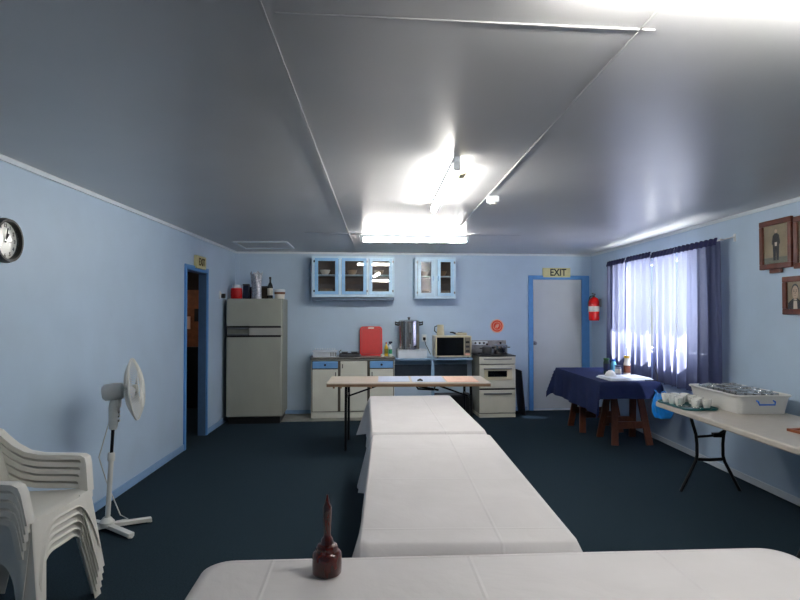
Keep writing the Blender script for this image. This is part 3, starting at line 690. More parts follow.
# stove
dS = 0.56
sl, szt = bw(479.5, 356, dS); sr, _ = bw(515.5, 356, dS)
sw = sr-sl; sh = szt
t = thing('stove', 'cream upright electric stove with a small oven window, beside the bench', 'stove', bwp((sl+sr)/2, 0, 0), SK)
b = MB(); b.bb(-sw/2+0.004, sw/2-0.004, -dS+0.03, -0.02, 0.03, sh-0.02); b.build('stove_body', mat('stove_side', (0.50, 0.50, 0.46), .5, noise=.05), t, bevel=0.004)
def sz_(py): return bw(497, py, dS)[1]
b = MB(); b.bb(-sw/2, sw/2, -dS, -dS+0.028, sz_(364), sh-0.012); gp = b.build('grill_door', CREAM, t, bevel=0.006)
b = MB(); b.bb(-sw/2+0.06, sw/2-0.06, -dS-0.022, -dS-0.002, sz_(359.5), sz_(358.5)); b.build('handle', HANDLE, gp, bevel=0.003)
b = MB(); b.bb(-sw/2, sw/2, -dS, -dS+0.028, sz_(388.3), sz_(364.9)); od = b.build('oven_door', CREAM, t, bevel=0.006)
b = MB(); b.bb(-sw/2+0.07, sw/2-0.05, -dS-0.010, -dS-0.001, sz_(380), sz_(368.5)); b.build('door_panel', IVORY, od, bevel=0.004)
b = MB(); b.bb(-sw/2+0.12, sw/2-0.13, -dS-0.016, -dS-0.009, sz_(376.8), sz_(370.8)); b.build('oven_window', mat('black_glass', (0, 0, 0)), od, bevel=0.003)
b = MB(); b.bb(-sw/2+0.06, sw/2-0.06, -dS-0.03, -dS-0.002, sz_(369.3), sz_(368.2)); b.build('handle', HANDLE, od, bevel=0.003)
b = MB(); b.bb(-sw/2, sw/2, -dS, -dS+0.028, sz_(413), sz_(390)); dw = b.build('drawer', CREAM, t, bevel=0.006)
b = MB(); b.bb(-sw/2+0.06, sw/2-0.06, -dS-0.022, -dS-0.002, sz_(394.5), sz_(393)); b.build('handle', HANDLE, dw, bevel=0.003)
b = MB(); b.bb(-sw/2+0.004, sw/2-0.004, -dS+0.006, -dS+0.028, sz_(389.9), sz_(388.5)); b.build('black_gap', BLACK, t)
b = MB(); b.bb(-sw/2, sw/2, -dS+0.01, -0.03, 0.0, 0.05); b.build('plinth', CREAM, t)
b = MB(); b.bb(-sw/2-0.004, sw/2+0.004, -dS-0.004, -0.02, sh-0.0105, sh+0.006); b.build('hob', BLACKM, t, bevel=0.003)
b = MB(); b.bb(-sw/2, sw/2, -0.06, -0.02, sh+0.007, sh+0.20); b.build('splashback', mat('splash_grey', (0.55, 0.55, 0.56), .35, noise=.2), t, bevel=0.003)
b = MB(); b.bb(-sw/2, -sw/2+0.24, -0.075, -0.062, sh+0.13, sh+0.19); b.build('control_panel', TRIMW, t, bevel=0.003)
for k_ in range(3):
    b = MB(); b.lathe([(0, 0), (0.016, 0), (0.013, 0.02), (0, 0.022)], (-sw/2+0.05+0.065*k_, -0.076, sh+0.16), 12, Euler((PI/2, 0, 0)).to_matrix()); b.build('knob', DGREY, t, smooth=True)
for sx in (-0.13, 0.12):
    for sy in (-0.40, -0.18):
        b = MB(); b.tube([(sx+0.07*math.cos(a*PI/10), sy+0.07*math.sin(a*PI/10), sh+0.012) for a in range(20)], 0.006, 6, close=True)
        b.tube([(sx+0.035*math.cos(a*PI/8), sy+0.035*math.sin(a*PI/8), sh+0.012) for a in range(16)], 0.006, 6, close=True); b.build('hotplate', DGREY, t, smooth=True)
def pot(px, d, r, h, label, lid=True, m=STEEL):
    t = thing('cooking_pot', label, 'pot', bwp(bw(px, 345, d)[0], d, sh+0.019), SK)
    b = MB(); b.lathe([(0, 0), (r*0.95, 0), (r, 0.01), (r, h), (r*1.04, h+0.003), (r*0.97, h), (r*0.96, 0.01), (0, 0.008)], seg=28); b.build('pot_body', m, t, smooth=True)
    if lid:
        b = MB(); b.lathe([(r*1.03, h+0.004), (r*0.8, h+0.02), (0.02, h+0.03), (0, h+0.03)], seg=28); b.build('lid', m, t, smooth=True)
        b = MB(); b.lathe([(0.008, h+0.03), (0.018, h+0.04), (0.016, h+0.055), (0, h+0.057)], seg=12); b.build('lid_knob', BLACK, t, smooth=True)
    for s_ in (-1, 1):
        b = MB(); b.tube([(s_*r, -0.03, h*0.8), (s_*(r+0.035), -0.02, h*0.8), (s_*(r+0.035), 0.02, h*0.8), (s_*r, 0.03, h*0.8)], 0.007, 6); b.build('handle', BLACK, t, smooth=True)
pot(500.5, 0.40, 0.10, 0.12, 'steel cooking pot with black lid knob on the stove')
pot(487, 0.26, 0.075, 0.09, 'smaller dark saucepan at the back left of the stove', True, STEELD)
# dark board slotted beside the stove
t = MB(); t.box((0, 0, 0.33), (0.02, 0.35, 0.66), (0, R(-5), 0)); o = t.build('folded_tray', BLACK, None, bevel=0.006)
put(o, bwp(bw(519.8, 400, 0.3)[0], 0.3, 0.002), SK); tag(o, 'tall black board leaning against the right side of the stove', 'board')

# sticker on the wall
cu_, cz_ = bw(497, 326)
t = thing('wall_sticker', 'round orange sticker with a pale border on the wall above the stove', 'sticker', bwp(cu_, 0.001, cz_), SK)
b = MB(); b.lathe([(0, 0), (0.105, 0), (0.105, 0.003), (0, 0.003)], seg=32, M=Euler((PI/2, 0, 0)).to_matrix()); b.build('border', PEACH, t)
b = MB(); b.lathe([(0.088, 0.0035), (0, 0.0035)], seg=32, M=Euler((PI/2, 0, 0)).to_matrix()); b.build('disc', ORANGE, t)
b = MB(); b.tube([(0.062*math.cos(a*PI/12), -0.0045, 0.062*math.sin(a*PI/12)) for a in range(24)], 0.004, 4, close=True)
b.box((0, -0.0045, 0.0), (0.05, 0.002, 0.02)); b.box((0, -0.0045, 0), (0.016, 0.002, 0.07)); b.box((-0.025, -0.0045, -0.02), (0.012, 0.002, 0.03)); b.box((0.025, -0.0045, 0.02), (0.012, 0.002, 0.03)); b.build('emblem', PEACH, t)

# ---- wall cupboards
def cupboard(x0, x1_, yt, yb, label, doors, dpt, rip, blues):
    u0, zt_ = bw(x0, yt, dpt); u1_, zb_ = bw(x1_, yb, dpt)
    W = u1_-u0; Hh = zt_-zb_
    t = thing('wall_cupboard', label, 'cupboard', bwp(u0, 0, zb_), SK)
    b = MB(); th = 0.018
    b.bb(0, th, -dpt+0.02, -0.001, 0, Hh); b.bb(W-th, W, -dpt+0.02, -0.001, 0, Hh); b.bb(th, W-th, -dpt+0.02, -0.001, 0, th); b.bb(th, W-th, -dpt+0.02, -0.001, Hh-th, Hh)
    b.build('carcass', CABW, t, bevel=0.002)
    b = MB(); b.bb(th, W-th, -0.012, -0.002, th, Hh-th); b.build('back_board', BROWNIN, t)
    b = MB(); b.bb(th, W-th, -dpt+0.05, -0.013, Hh*0.53, Hh*0.53+0.014); b.build('shelf', CABW, t)
    # face frame
    b = MB(); us = [(bw(a, 270, dpt)[0]-u0, bw(c_, 270, dpt)[0]-u0) for a, c_ in doors]
    e = [0.0]+[v for pr in us for v in pr]+[W]
    z0d, z1d = 0.035, Hh-0.03
    for k_ in range(0, len(e), 2): b.bb(e[k_], e[k_+1], -dpt, -dpt+0.019, 0, Hh)
    for a, c_ in us: b.bb(a, c_, -dpt, -dpt+0.019, 0, z0d-0.001); b.bb(a, c_, -dpt, -dpt+0.019, z1d+0.001, Hh)
    b.build('face_frame', CABW, t)
    for i, (a, c_) in enumerate(us):
        st = 0.052; m_ = blues[i]
        b = MB(); b.bb(a+0.003, a+st, -dpt-0.014, -dpt+0.004, z0d, z1d); b.bb(c_-st, c_-0.003, -dpt-0.014, -dpt+0.004, z0d, z1d)
        b.bb(a+st, c_-st, -dpt-0.014, -dpt+0.004, z0d, z0d+st*0.9); b.bb(a+st, c_-st, -dpt-0.014, -dpt+0.004, z1d-st*0.8, z1d)
        dd = b.build('cupboard_door', m_, t, bevel=0.003)
        b = MB(); b.grid(lambda u, v: Vector((a+st-0.003+(c_-a-2*st+0.006)*u, -dpt-0.003, z0d+st*0.8+(z1d-z0d-st*1.5)*v)), 1, 1); b.build('glass_pane', GLASSR if rip[i] else GLASS, dd)
        hs = 1 if i == 0 else -1
        if len(us) == 2: hs = 1 if i == 0 else -1
        hx = c_-0.022 if hs > 0 else a+0.022
        b = MB(); b.box((hx, -dpt-0.022, Hh*0.48), (0.01, 0.014, 0.075)); b.build('door_handle', CABB, dd, bevel=0.003)
        hgx = a-0.004 if hs > 0 else c_+0.004
        for zz in (z0d+0.05, z1d-0.05):
            b = MB(); b.box((hgx, -dpt-0.016, zz), (0.02, 0.008, 0.03)); b.build('hinge', BLACK if (len(us) == 3 and i == 0) else STEELD, dd)
    return t, u0, zb_, W, Hh
LIT = CABW; BL = mat('cupboard_door_blue', (0.55, 0.74, 0.90), 0.35, noise=0.05, nscale=9); BL2 = mat('cupboard_door_pale_lit', (0.70, 0.84, 0.94), 0.35, noise=0.05, nscale=9)  # paler blue paints in the light on the long cupboard's third door
dW = 0.30
c1 = cupboard(312, 394.5, 255.8, 297, 'long blue and white wall cupboard with three glazed doors', [(314.5, 338.8), (341.5, 366.8), (368.8, 392.5)], dW, (0, 0, 0), (BL, BL, BL2))
c2 = cupboard(415.2, 455.8, 257, 298.5, 'smaller pale blue wall cupboard with two glazed doors right of the long one', [(417.5, 434.5), (437, 454)], dW, (1, 0), (CABW, BL2))
b = MB(); b.bb(0.0, c1[3], -0.26, -0.002, -0.05, -0.003); o = b.build('underside_shade', mat('shaded_blue', (0.33, 0.40, 0.48), 0.5, noise=0.1), c1[0], bevel=0.003)  # added dark strip standing in for shade under the long cupboard
# crockery inside the cupboards
def plate_stack(u, d, z, n, r, label, m, group):
    t = thing('plate_stack', label, 'plates', bwp(u, d, z), 0, group)
    for k_ in range(n):
        b = MB(); zz = k_*0.012; b.lathe([(0, zz), (r*0.6, zz), (r, zz+0.014), (r, zz+0.018), (r*0.6, zz+0.005), (0, zz+0.005)], seg=20); b.build('plate', m, t, smooth=True)
def bowl(u, d, z, r, label, m, group):
    b = MB(); b.lathe([(0, 0.0), (r*0.45, 0), (r*0.8, r*0.4), (r, r*0.9), (r*0.95, r*0.9), (r*0.7, r*0.4), (r*0.3, 0.01), (0, 0.01)], seg=20)
    o = b.build('bowl', m, None, smooth=True); put(o, bwp(u, d, z)); tag(o, label, 'bowl', group)
CHB = mat('brown_china', (0.62, 0.50, 0.36), 0.3, noise=0.2, nscale=20)
for ci, (tt, u0, zb_, W, Hh) in enumerate((c1, c2)):
    lo = zb_+0.0185; hi = zb_+Hh*0.53+0.0145
    g = 'crockery in the %s wall cupboard' % ('long' if ci == 0 else 'smaller')
    cols = [0.17, 0.5, 0.83] if ci == 0 else [0.28, 0.73]
    wd = ['left', 'middle', 'right'] if ci == 0 else ['left', 'right']
    for j, f_ in enumerate(cols):
        wn = 'long' if ci == 0 else 'smaller'
        plate_stack(u0+W*f_, 0.14, lo, 8, 0.10, 'pale plates stacked low behind the %s door of the %s wall cupboard' % (wd[j], wn), CHB, g)
        bowl(u0+W*f_-0.02, 0.13, hi, 0.08, 'bowl on the upper shelf behind the %s door of the %s wall cupboard' % (wd[j], wn), CHB if j else LABELW, g)

# fire extinguisher on the right wall
ex = XR-0.135
ey = atX(594, 306, ex).y
ez0 = atX(594, 320.5, ex).z; ez1 = atX(594, 297, ex).z
t = thing('fire_extinguisher', 'red fire extinguisher with a white label band on the right wall', 'extinguisher', (ex, ey, ez0))
hh = ez1-ez0; r_e = 0.078
b = MB(); b.lathe([(0, 0), (r_e*0.9, 0), (r_e, 0.02), (r_e, hh*0.78), (r_e*0.75, hh*0.93), (r_e*0.3, hh), (0, hh)], seg=28); b.build('cylinder', REDE, t, smooth=True)
b = MB(); b.lathe([(r_e*1.01, hh*0.38), (r_e*1.01, hh*0.60)], seg=28); b.build('label_band', LABELW, t, smooth=True)
b = MB(); b.lathe([(0.02, hh), (0.02, hh+0.03), (0, hh+0.03)], seg=12); b.box((-0.01, -0.02, hh+0.045), (0.025, 0.10, 0.012), (R(12), 0, 0)); b.box((-0.01, -0.02, hh+0.022), (0.022, 0.09, 0.01), (R(-8), 0, 0)); b.build('valve_lever', BLACK, t)
b = MB(); b.tube([(0, 0.02, hh+0.02), (-0.03, 0.07, hh+0.01), (-0.05, 0.095, hh-0.08), (-0.05, 0.09, hh*0.4)], 0.009, 8); b.build('hose', BLACK, t, smooth=True)
b = MB(); b.box((0.092, 0, hh*0.75), (0.024, 0.05, 0.12)); b.build('bracket', STEELD, t)

# ================================================================== LEFT WALL: clock
cc = atX(6.0, 240.5, XL+0.02)
t = thing('wall_clock', 'round white wall clock with a thick black rim at the left edge', 'clock', (XL+0.001, cc.y, cc.z), PI/2)
Rc = 0.128; MX = Euler((PI/2, 0, 0)).to_matrix()
b = MB(); b.lathe([(Rc*0.84, 0.0), (Rc, 0.0), (Rc*1.02, 0.02), (Rc*0.96, 0.045), (Rc*0.86, 0.045), (Rc*0.84, 0.03), (Rc*0.84, 0.0)], seg=48, M=MX); b.build('rim', BLACK, t, smooth=True)
b = MB(); b.lathe([(Rc*0.85, 0.012), (0, 0.012)], seg=48, M=MX); fa = b.build('face', CHINA, t)
for k_ in range(12):
    a = R(90-30*(k_+1))
    text('numeral', str(k_+1), 0.030, BLACK, fa, (Rc*0.68*math.cos(a), -0.014, Rc*0.68*math.sin(a)), (PI/2, 0, 0), ext=0.0006, bold=0.0008)
def hand(ang, ln, w_, nm, z):
    a = R(90-ang); b = MB(); b.bar((-0.012*math.cos(a), -z, -0.012*math.sin(a)), (ln*math.cos(a), -z, ln*math.sin(a)), 0.0015, w_, up=(0, 1, 0)); b.build(nm, BLACK, t)
hand(32, 0.050, 0.008, 'hour_hand', 0.018); hand(12, 0.075, 0.006, 'minute_hand', 0.020)
b = MB(); b.lathe([(Rc*0.86, 0.032), (Rc*0.6, 0.040), (Rc*0.3, 0.044), (0, 0.045)], seg=48, M=MX); b.build('glass_cover', CLEARP, t, smooth=True)

# ================================================================== portraits on right wall
def portrait(x0, x1_, yt, yb, label, kind, dX=0.03, plaque=False, y1abs=None):
    pa = atX(x0, yt, XR-dX); pb = atX(x1_, yt, XR-dX) if y1abs is None else None
    yn = pb.y if pb else y1abs
    zb_ = atX(x0, yb, XR-dX).z; zt_ = pa.z
    W = pa.y-yn; Hh = zt_-zb_
    t = thing('framed_portrait', label, 'picture', (XR-0.004, (pa.y+yn)/2, (zt_+zb_)/2), -PI/2, 'framed portraits')
    # local: x to the viewer's right (towards the camera), -y into the room
    fwid = 0.045
    b = MB(); d0, d1 = -0.026, -0.001
    b.bb(-W/2, W/2, d0, d1, Hh/2-fwid, Hh/2); b.bb(-W/2, W/2, d0, d1, -Hh/2, -Hh/2+fwid); b.bb(-W/2, -W/2+fwid, d0, d1, -Hh/2+fwid, Hh/2-fwid); b.bb(W/2-fwid, W/2, d0, d1, -Hh/2+fwid, Hh/2-fwid)
    b.build('frame', FRAMEW, t, bevel=0.005)
    if plaque:
        b = MB(); b.bb(-0.07, 0.07, -0.024, -0.002, -Hh/2-0.035, -Hh/2-0.001); b.build('plaque', FRAMEW, t, bevel=0.004)
    iw, ih = W-2*fwid, Hh-2*fwid
    BG = mat('photo_sepia', (0.55, 0.50, 0.40), 0.5, noise=0.25, nscale=6)
    b = MB(); b.bb(-iw/2, iw/2, -0.010, -0.004, -ih/2, ih/2); pic = b.build('photo_print', BG, t)
    def shape(nm, pts, m_, dz):
        b = MB(); b.poly([(p[0]*iw, p[1]*ih) for p in pts]); b.xform(Matrix.Translation((0, -0.0105-dz, 0)) @ Euler((PI/2, 0, 0)).to_matrix().to_4x4()); b.build(nm, m_, pic)
    def ell(cx, cy, rx, ry, n=20): return [(cx+rx*math.cos(2*PI*k/n), cy+ry*math.sin(2*PI*k/n)) for k in range(n)]
    SUIT = mat('photo_dark_suit', (0.12, 0.12, 0.12), .5, noise=.2); FACE = mat('photo_skin', (0.72, 0.62, 0.52), .5, noise=.1); SHIRT = mat('photo_shirt', (0.80, 0.76, 0.70), .5, noise=.05)
    if kind == 'standing':
        shape('backdrop_floor', [(-0.5, -0.5), (0.5, -0.5), (0.5, -0.34), (-0.5, -0.34)], mat('photo_floor', (0.42, 0.42, 0.36), .5, noise=.1), 0.0002)
        shape('figure_suit', [(-0.13, 0.22), (-0.05, 0.28), (0.05, 0.28), (0.13, 0.22), (0.17, 0.02), (0.13, -0.02), (0.12, -0.2), (0.11, -0.42), (0.02, -0.42), (0.0, -0.15), (-0.02, -0.42), (-0.11, -0.42), (-0.12, -0.2), (-0.13, -0.02), (-0.17, 0.02)], SUIT, 0.0005)
        shape('apron', [(-0.05, 0.05), (0.05, 0.05), (0.04, -0.05), (-0.04, -0.05)], SHIRT, 0.0009)
        shape('figure_face', ell(0, 0.335, 0.055, 0.05), FACE, 0.0009)
    elif kind == 'head':
        shape('figure_suit', [(-0.5, -0.5), (0.5, -0.5), (0.48, -0.30), (0.16, -0.12), (-0.16, -0.12), (-0.46, -0.28)], SUIT, 0.0005)
        shape('figure_shirt', [(-0.1, -0.14), (0.1, -0.14), (0.13, -0.5), (-0.13, -0.5)], SHIRT, 0.0008)
        shape('figure_hair', ell(0, 0.17, 0.235, 0.26), SUIT, 0.0009)
        shape('figure_face', ell(0, 0.11, 0.20, 0.25), FACE, 0.0012)
        for s_ in (-1, 1):
            shape('figure_eye', ell(s_*0.08, 0.15, 0.04, 0.018, 10), SUIT, 0.0015)
            shape('figure_eyebrow', ell(s_*0.08, 0.20, 0.055, 0.010, 10), SUIT, 0.0015)
        shape('figure_nose', [(-0.01, 0.14), (0.012, 0.14), (0.035, 0.055), (-0.02, 0.05)], mat('photo_shade', (0.5, 0.42, 0.35), .5, noise=.05), 0.0015)
        shape('figure_mouth', ell(0, -0.01, 0.06, 0.014, 10), mat('photo_shade', (0, 0, 0)), 0.0015)
        shape('bow_tie', [(-0.09, -0.16), (0, -0.185), (0.09, -0.16), (0.09, -0.22), (0, -0.195), (-0.09, -0.22)], BLACK, 0.0015)
    else:
        shape('figure_suit', [(-0.35, -0.5), (0.35, -0.5), (0.3, -0.1), (0.1, 0.05), (-0.1, 0.05), (-0.3, -0.1)], SUIT, 0.0005)
        shape('figure_face', ell(0, 0.18, 0.13, 0.15), FACE, 0.0009)
    b = MB(); b.grid(lambda u, v: Vector((-iw/2+iw*u, -0.018, -ih/2+ih*v)), 1, 1); b.build('glass', CLEARP, t)
portrait(758.5, 790.5, 223, 270.5, 'brown framed old photo of a person standing in a dark suit, nearest the curtains', 'standing', plaque=True)
portrait(792.5, 800, 217, 269, 'brown framed old photo cut by the right edge, beside the standing person portrait', 'bust', y1abs=atX(792.5, 240, XR-0.03).y-0.32)
portrait(781.5, 800, 277, 314.5, 'lower brown framed photo showing the head and shoulders of a person', 'head', y1abs=atX(781.5, 290, XR-0.03).y-0.27)

# ================================================================== FAN
FX, FY = -1.93, 4.13
t = thing('pedestal_fan', 'white pedestal fan on a cross base beside the left wall', 'fan', (FX, FY, 0))
for a, ln in ((32, 0.29), (-33, 0.28), (147, 0.26), (-147, 0.26)):
    ar = R(a); b = MB(); b.bar((0.0, 0, 0.035), (ln*math.cos(ar), ln*math.sin(ar), 0.02), 0.045, 0.028); b.box((ln*math.cos(ar)*0.96, ln*math.sin(ar)*0.96, 0.004), (0.03, 0.03, 0.008)); b.build('base_leg', FANW, t, bevel=0.008)
b = MB(); b.lathe([(0.05, 0.03), (0.05, 0.06), (0.025, 0.09), (0.02, 0.09)], seg=20); b.build('base_collar', FANW, t, smooth=True)
lean = 0.05
def fp(z): return (lean*z, 0, z)
b = MB(); b.tube([fp(0.06), fp(0.49)], 0.017, 14); b.lathe([(0.024, 0.48), (0.024, 0.53), (0.018, 0.54)], (lean*0.5, 0, 0), 14); b.build('lower_pole', FANW, t, smooth=True)
b = MB(); b.tube([fp(0.5), fp(0.72)], 0.011, 12); b.build('upper_pole', BLACKM, t, smooth=True)
b = MB(); b.tube([fp(0.70), fp(0.74), fp(0.85), fp(0.93)], [0.024, 0.032, 0.036, 0.026], 16); b.build('control_column', FANW, t, smooth=True)
for k_ in range(3):
    b = MB(); b.box((lean*0.82+0.035, 0.0, 0.76+0.03*k_), (0.014, 0.02, 0.014)); b.build('button', FANW, t, bevel=0.003)
# head: faces +X turned a little toward the camera
HZ = 0.965
head_rot = Euler((0, 0, R(13))).to_matrix() @ Euler((0, R(-6), 0)).to_matrix()
hc = Vector((0.065, 0, HZ))
LX = head_rot @ Euler((0, PI/2, 0)).to_matrix()
b = MB(); b.lathe([(0, -0.10), (0.045, -0.095), (0.058, -0.08), (0.062, -0.02), (0.056, 0.03), (0.03, 0.05), (0, 0.05)], hc, 24, LX); b.tube([hc+Vector((0, 0, -0.11)), hc+Vector((0, 0, -0.03))], 0.026, 12); b.build('motor_housing', FANW, t, smooth=True)
def cage(sgn, x0, x1_):
    b = MB(); n = 64; Rr = 0.215
    for k_ in range(n):
        a = 2*PI*k_/n; pts = []
        for s_ in (0, 0.3, 0.6, 0.85, 1.0):
            rr = 0.045+(Rr-0.045)*s_; xx = x0+(x1_-x0)*(1-s_**2.2)
            pts.append(hc + LX @ Vector((rr*math.cos(a), rr*math.sin(a), xx)))
        b.tube(pts, 0.0018, 4, caps=False)
    for s_ in (0.0, 0.5, 1.0):
        rr = 0.045+(Rr-0.045)*s_; xx = x0+(x1_-x0)*(1-s_**2.2)
        b.tube([hc + LX @ Vector((rr*math.cos(2*PI*k/40), rr*math.sin(2*PI*k/40), xx)) for k in range(40)], 0.002 if s_ < 1 else 0.005, 6, close=True)
    b.lathe([(0, x1_), (0.046, x1_), (0.046, x1_+0.004), (0, x1_+0.004)], hc, 20, LX)
    return b
cage(1, 0.115, 0.165).build('front_cage', FANW, t, smooth=True)
cage(-1, 0.11, 0.055).build('rear_cage', FANW, t, smooth=True)
b = MB()
for k_ in range(3):
    a0 = 2*PI*k_/3
    def bf(u, v):
        rr = 0.03+0.155*u; aa = a0 + (v-0.5)*(0.9+0.5*math.sin(PI*u)) + 0.25*u
        return hc + LX @ Vector((rr*math.cos(aa), rr*math.sin(aa), 0.108+0.035*(v-0.5)))
    b.grid(bf, 8, 6)
bl_ = b.build('blades', mat('fan_blade', (0.74, 0.76, 0.78), .3, noise=.02), t, smooth=True)
b = MB(); b.lathe([(0.03, 0.085), (0.032, 0.125), (0.02, 0.135), (0, 0.137)], hc, 20, LX); b.build('blade_hub', FANW, t, smooth=True)
b = MB(); b.tube([(lean*.7-0.03, 0, 0.74), (-0.07, 0.02, 0.5), (-0.05, 0.1, 0.3), (0.02, 0.16, 0.05), (0.06, 0.2, 0.007), (-0.05, 0.12, 0.006), (-0.12, -0.1, 0.006)], 0.004, 6); b.build('power_cord', FANW, t, smooth=True)

# ================================================================== CHAIRS
def make_chair():
    t = thing('garden_chair', 'x', 'chair', (0, 0, 0), 0, 'stacked white plastic chairs')
    # y forward, x sideways
    sh_ = 0.0035
    def seat_f(u, v):
        x = -0.235+0.47*u; y = -0.18+0.42*v
        wgt = 1-(0.06)*(1-v); x *= wgt+0.0
        z = 0.425 - 0.018*math.sin(PI*u)*math.sin(PI*min(1, v*0.9)) - 0.02*(1-v) + 0.0
        if v > 0.9: z -= 0.012*((v-0.9)/0.1)**2
        return Vector((x, y, z))
    b = MB(); b.grid(seat_f, 16, 16)
    # front apron with arch, bulging forward
    def apr(u, v):
        x = -0.235+0.47*u; a = abs(2*u-1)
        drop = 0.035+0.27*max(0, (a-0.25)/0.75)**2.6
        z = 0.413-drop*v
        return Vector((x*(1+0.05*v), 0.24+0.010*math.sin(PI*u)+0.045*drop*v/0.3*1.0+(0.010*((v-0.8)/0.2) if v > 0.8 else 0), z))
    b.grid(apr, 30, 10)
    for s_ in (-1, 1):
        def side(u, v):
            y = -0.18+0.42*u; a = abs(2*u-1)
            drop = 0.04+0.26*max(0, (a-0.3)/0.7)**2.6
            wg = 1-0.06*(1-u)
            z = 0.425-0.02*(1-u)-drop*v
            return Vector((s_*(0.235*wg+0.05*drop*v/0.3), y, z))
        b.grid(side, 22, 5)
    b.build('seat', PLASTW, t, smooth=True, solid=0.0035)
    # legs: L profile
    for s_ in (-1, 1):
        for fb in (1, -1):
            b = MB()
            def leg(u, v):
                z = 0.42-0.42*v
                spl = 0.045*v; cxx = (0.236 if fb > 0 else 0.222)+spl*0.9; cyy = (0.243 if fb > 0 else -0.182) + fb*(0.06 if fb > 0 else 0.085)*v
                w1 = 0.10-0.045*v; w2 = 0.08-0.035*v
                # path of profile: from inner front edge to corner to side edge
                if u < 0.45: q = u/0.45; x, y = cxx-w1*(1-q), cyy
                elif u < 0.55: q = (u-0.45)/0.1; x, y = cxx+0.004*math.sin(PI*q), cyy-fb*0.006*q
                else: q = (u-0.55)/0.45; x, y = cxx, cyy-fb*(0.006+w2*q)
                return Vector((s_*x, y, z))
            b.grid(leg, 20, 10); b.build('leg', PLASTW, t, smooth=True, solid=0.0035)
    # back rest: frame with vertical slats
    def backp(xx, zz):   # surface of the back
        q = (zz-0.42)/0.38
        return Vector((xx, -0.175-0.075*q-0.035*(1-(xx/0.24)**2), zz))
    b = MB(); zt_ = 0.80
    def halfw(zz): q = (zz-0.42)/0.38; return 0.225+0.01*q-0.045*max(0, q-0.8)/0.2*max(0, q-0.8)/0.2*1.0
    def top(u, v):
        x = -1+2*u; zt2 = zt_-0.06*abs(x)**3.0; zz = zt2-0.07*(1-v); return backp(x*halfw(zz), zz)
    b.grid(top, 24, 4)
    def bot(u, v):
        x = -1+2*u; zz = 0.41+0.07*v; return backp(x*halfw(zz), zz)
    b.grid(bot, 24, 3)
    for s_ in (-1, 1):
        def st(u, v):
            zz = 0.48+0.20*v; return backp(s_*(halfw(zz)-0.05*(1-u)), zz)
        b.grid(st, 3, 10)
        def st2(u, v):
            zz = 0.68+0.05*v; return backp(s_*(halfw(zz)-0.05*(1-u)), zz)
        b.grid(st2, 3, 3)
    n = 9
    for k_ in range(n):
        xc = -0.165+0.33*k_/(n-1)
        b.grid(lambda u, v: backp(xc-0.011+0.022*u, 0.475+0.265*v), 1, 10)
    b.build('backrest', PLASTW, t, smooth=True, solid=0.0035)
    # arms: inverted U section sweep
    for s_ in (-1, 1):
        path = [(0.222, -0.245, 0.735), (0.230, -0.215, 0.70), (0.243, -0.17, 0.655), (0.253, -0.11, 0.618), (0.261, -0.04, 0.603), (0.266, 0.05, 0.600), (0.268, 0.13, 0.600), (0.268, 0.185, 0.598), (0.265, 0.210, 0.585), (0.258, 0.222, 0.55), (0.250, 0.232, 0.48), (0.243, 0.242, 0.41)]
        P_ = [Vector((s_*p[0], p[1], p[2])) for p in path]
        def arm(u, v):
            i = v*(len(P_)-1); i0 = min(int(i), len(P_)-2); q = i-i0
            p = P_[i0].lerp(P_[i0+1], q); tg = (P_[i0+1]-P_[i0]).normalized()
            # section normal: up for the horizontal run, forward for the post
            nrm = Vector((0, 1, 0)) if False else Vector((0, -tg.z, tg.y)).normalized()
            w_ = 0.058; k_ = u
            if k_ < 0.25: q2 = k_/0.25; off = Vector((s_*(-w_/2), 0, 0)) - nrm*0.026*(1-q2)
            elif k_ < 0.75: q2 = (k_-0.25)/0.5; off = Vector((s_*(-w_/2+w_*q2), 0, 0)) + nrm*0.004*math.sin(PI*q2)
            else: q2 = (k_-0.75)/0.25; off = Vector((s_*(w_/2), 0, 0)) - nrm*0.026*q2
            return p+off
        b = MB(); b.grid(arm, 16, 44); b.build('armrest', PLASTW, t, smooth=True, solid=0.0035)
    return t
ch0 = make_chair()
CHX, CHY, CHR = -1.845, 2.95, R(-90-3)
names = ['white plastic garden chair at the bottom of the stack', 'white plastic garden chair second from the bottom of the stack', 'white plastic garden chair in the middle of the stack', 'white plastic garden chair just under the top of the stack', 'white plastic garden chair on top of the stack by the left wall']
for i in range(5):
    o = ch0 if i == 0 else dup(ch0)
    o.location = (CHX+0.005*i, CHY-0.001*i, 0.038*i); o.rotation_euler = (0, 0, CHR); o['label'] = names[i]

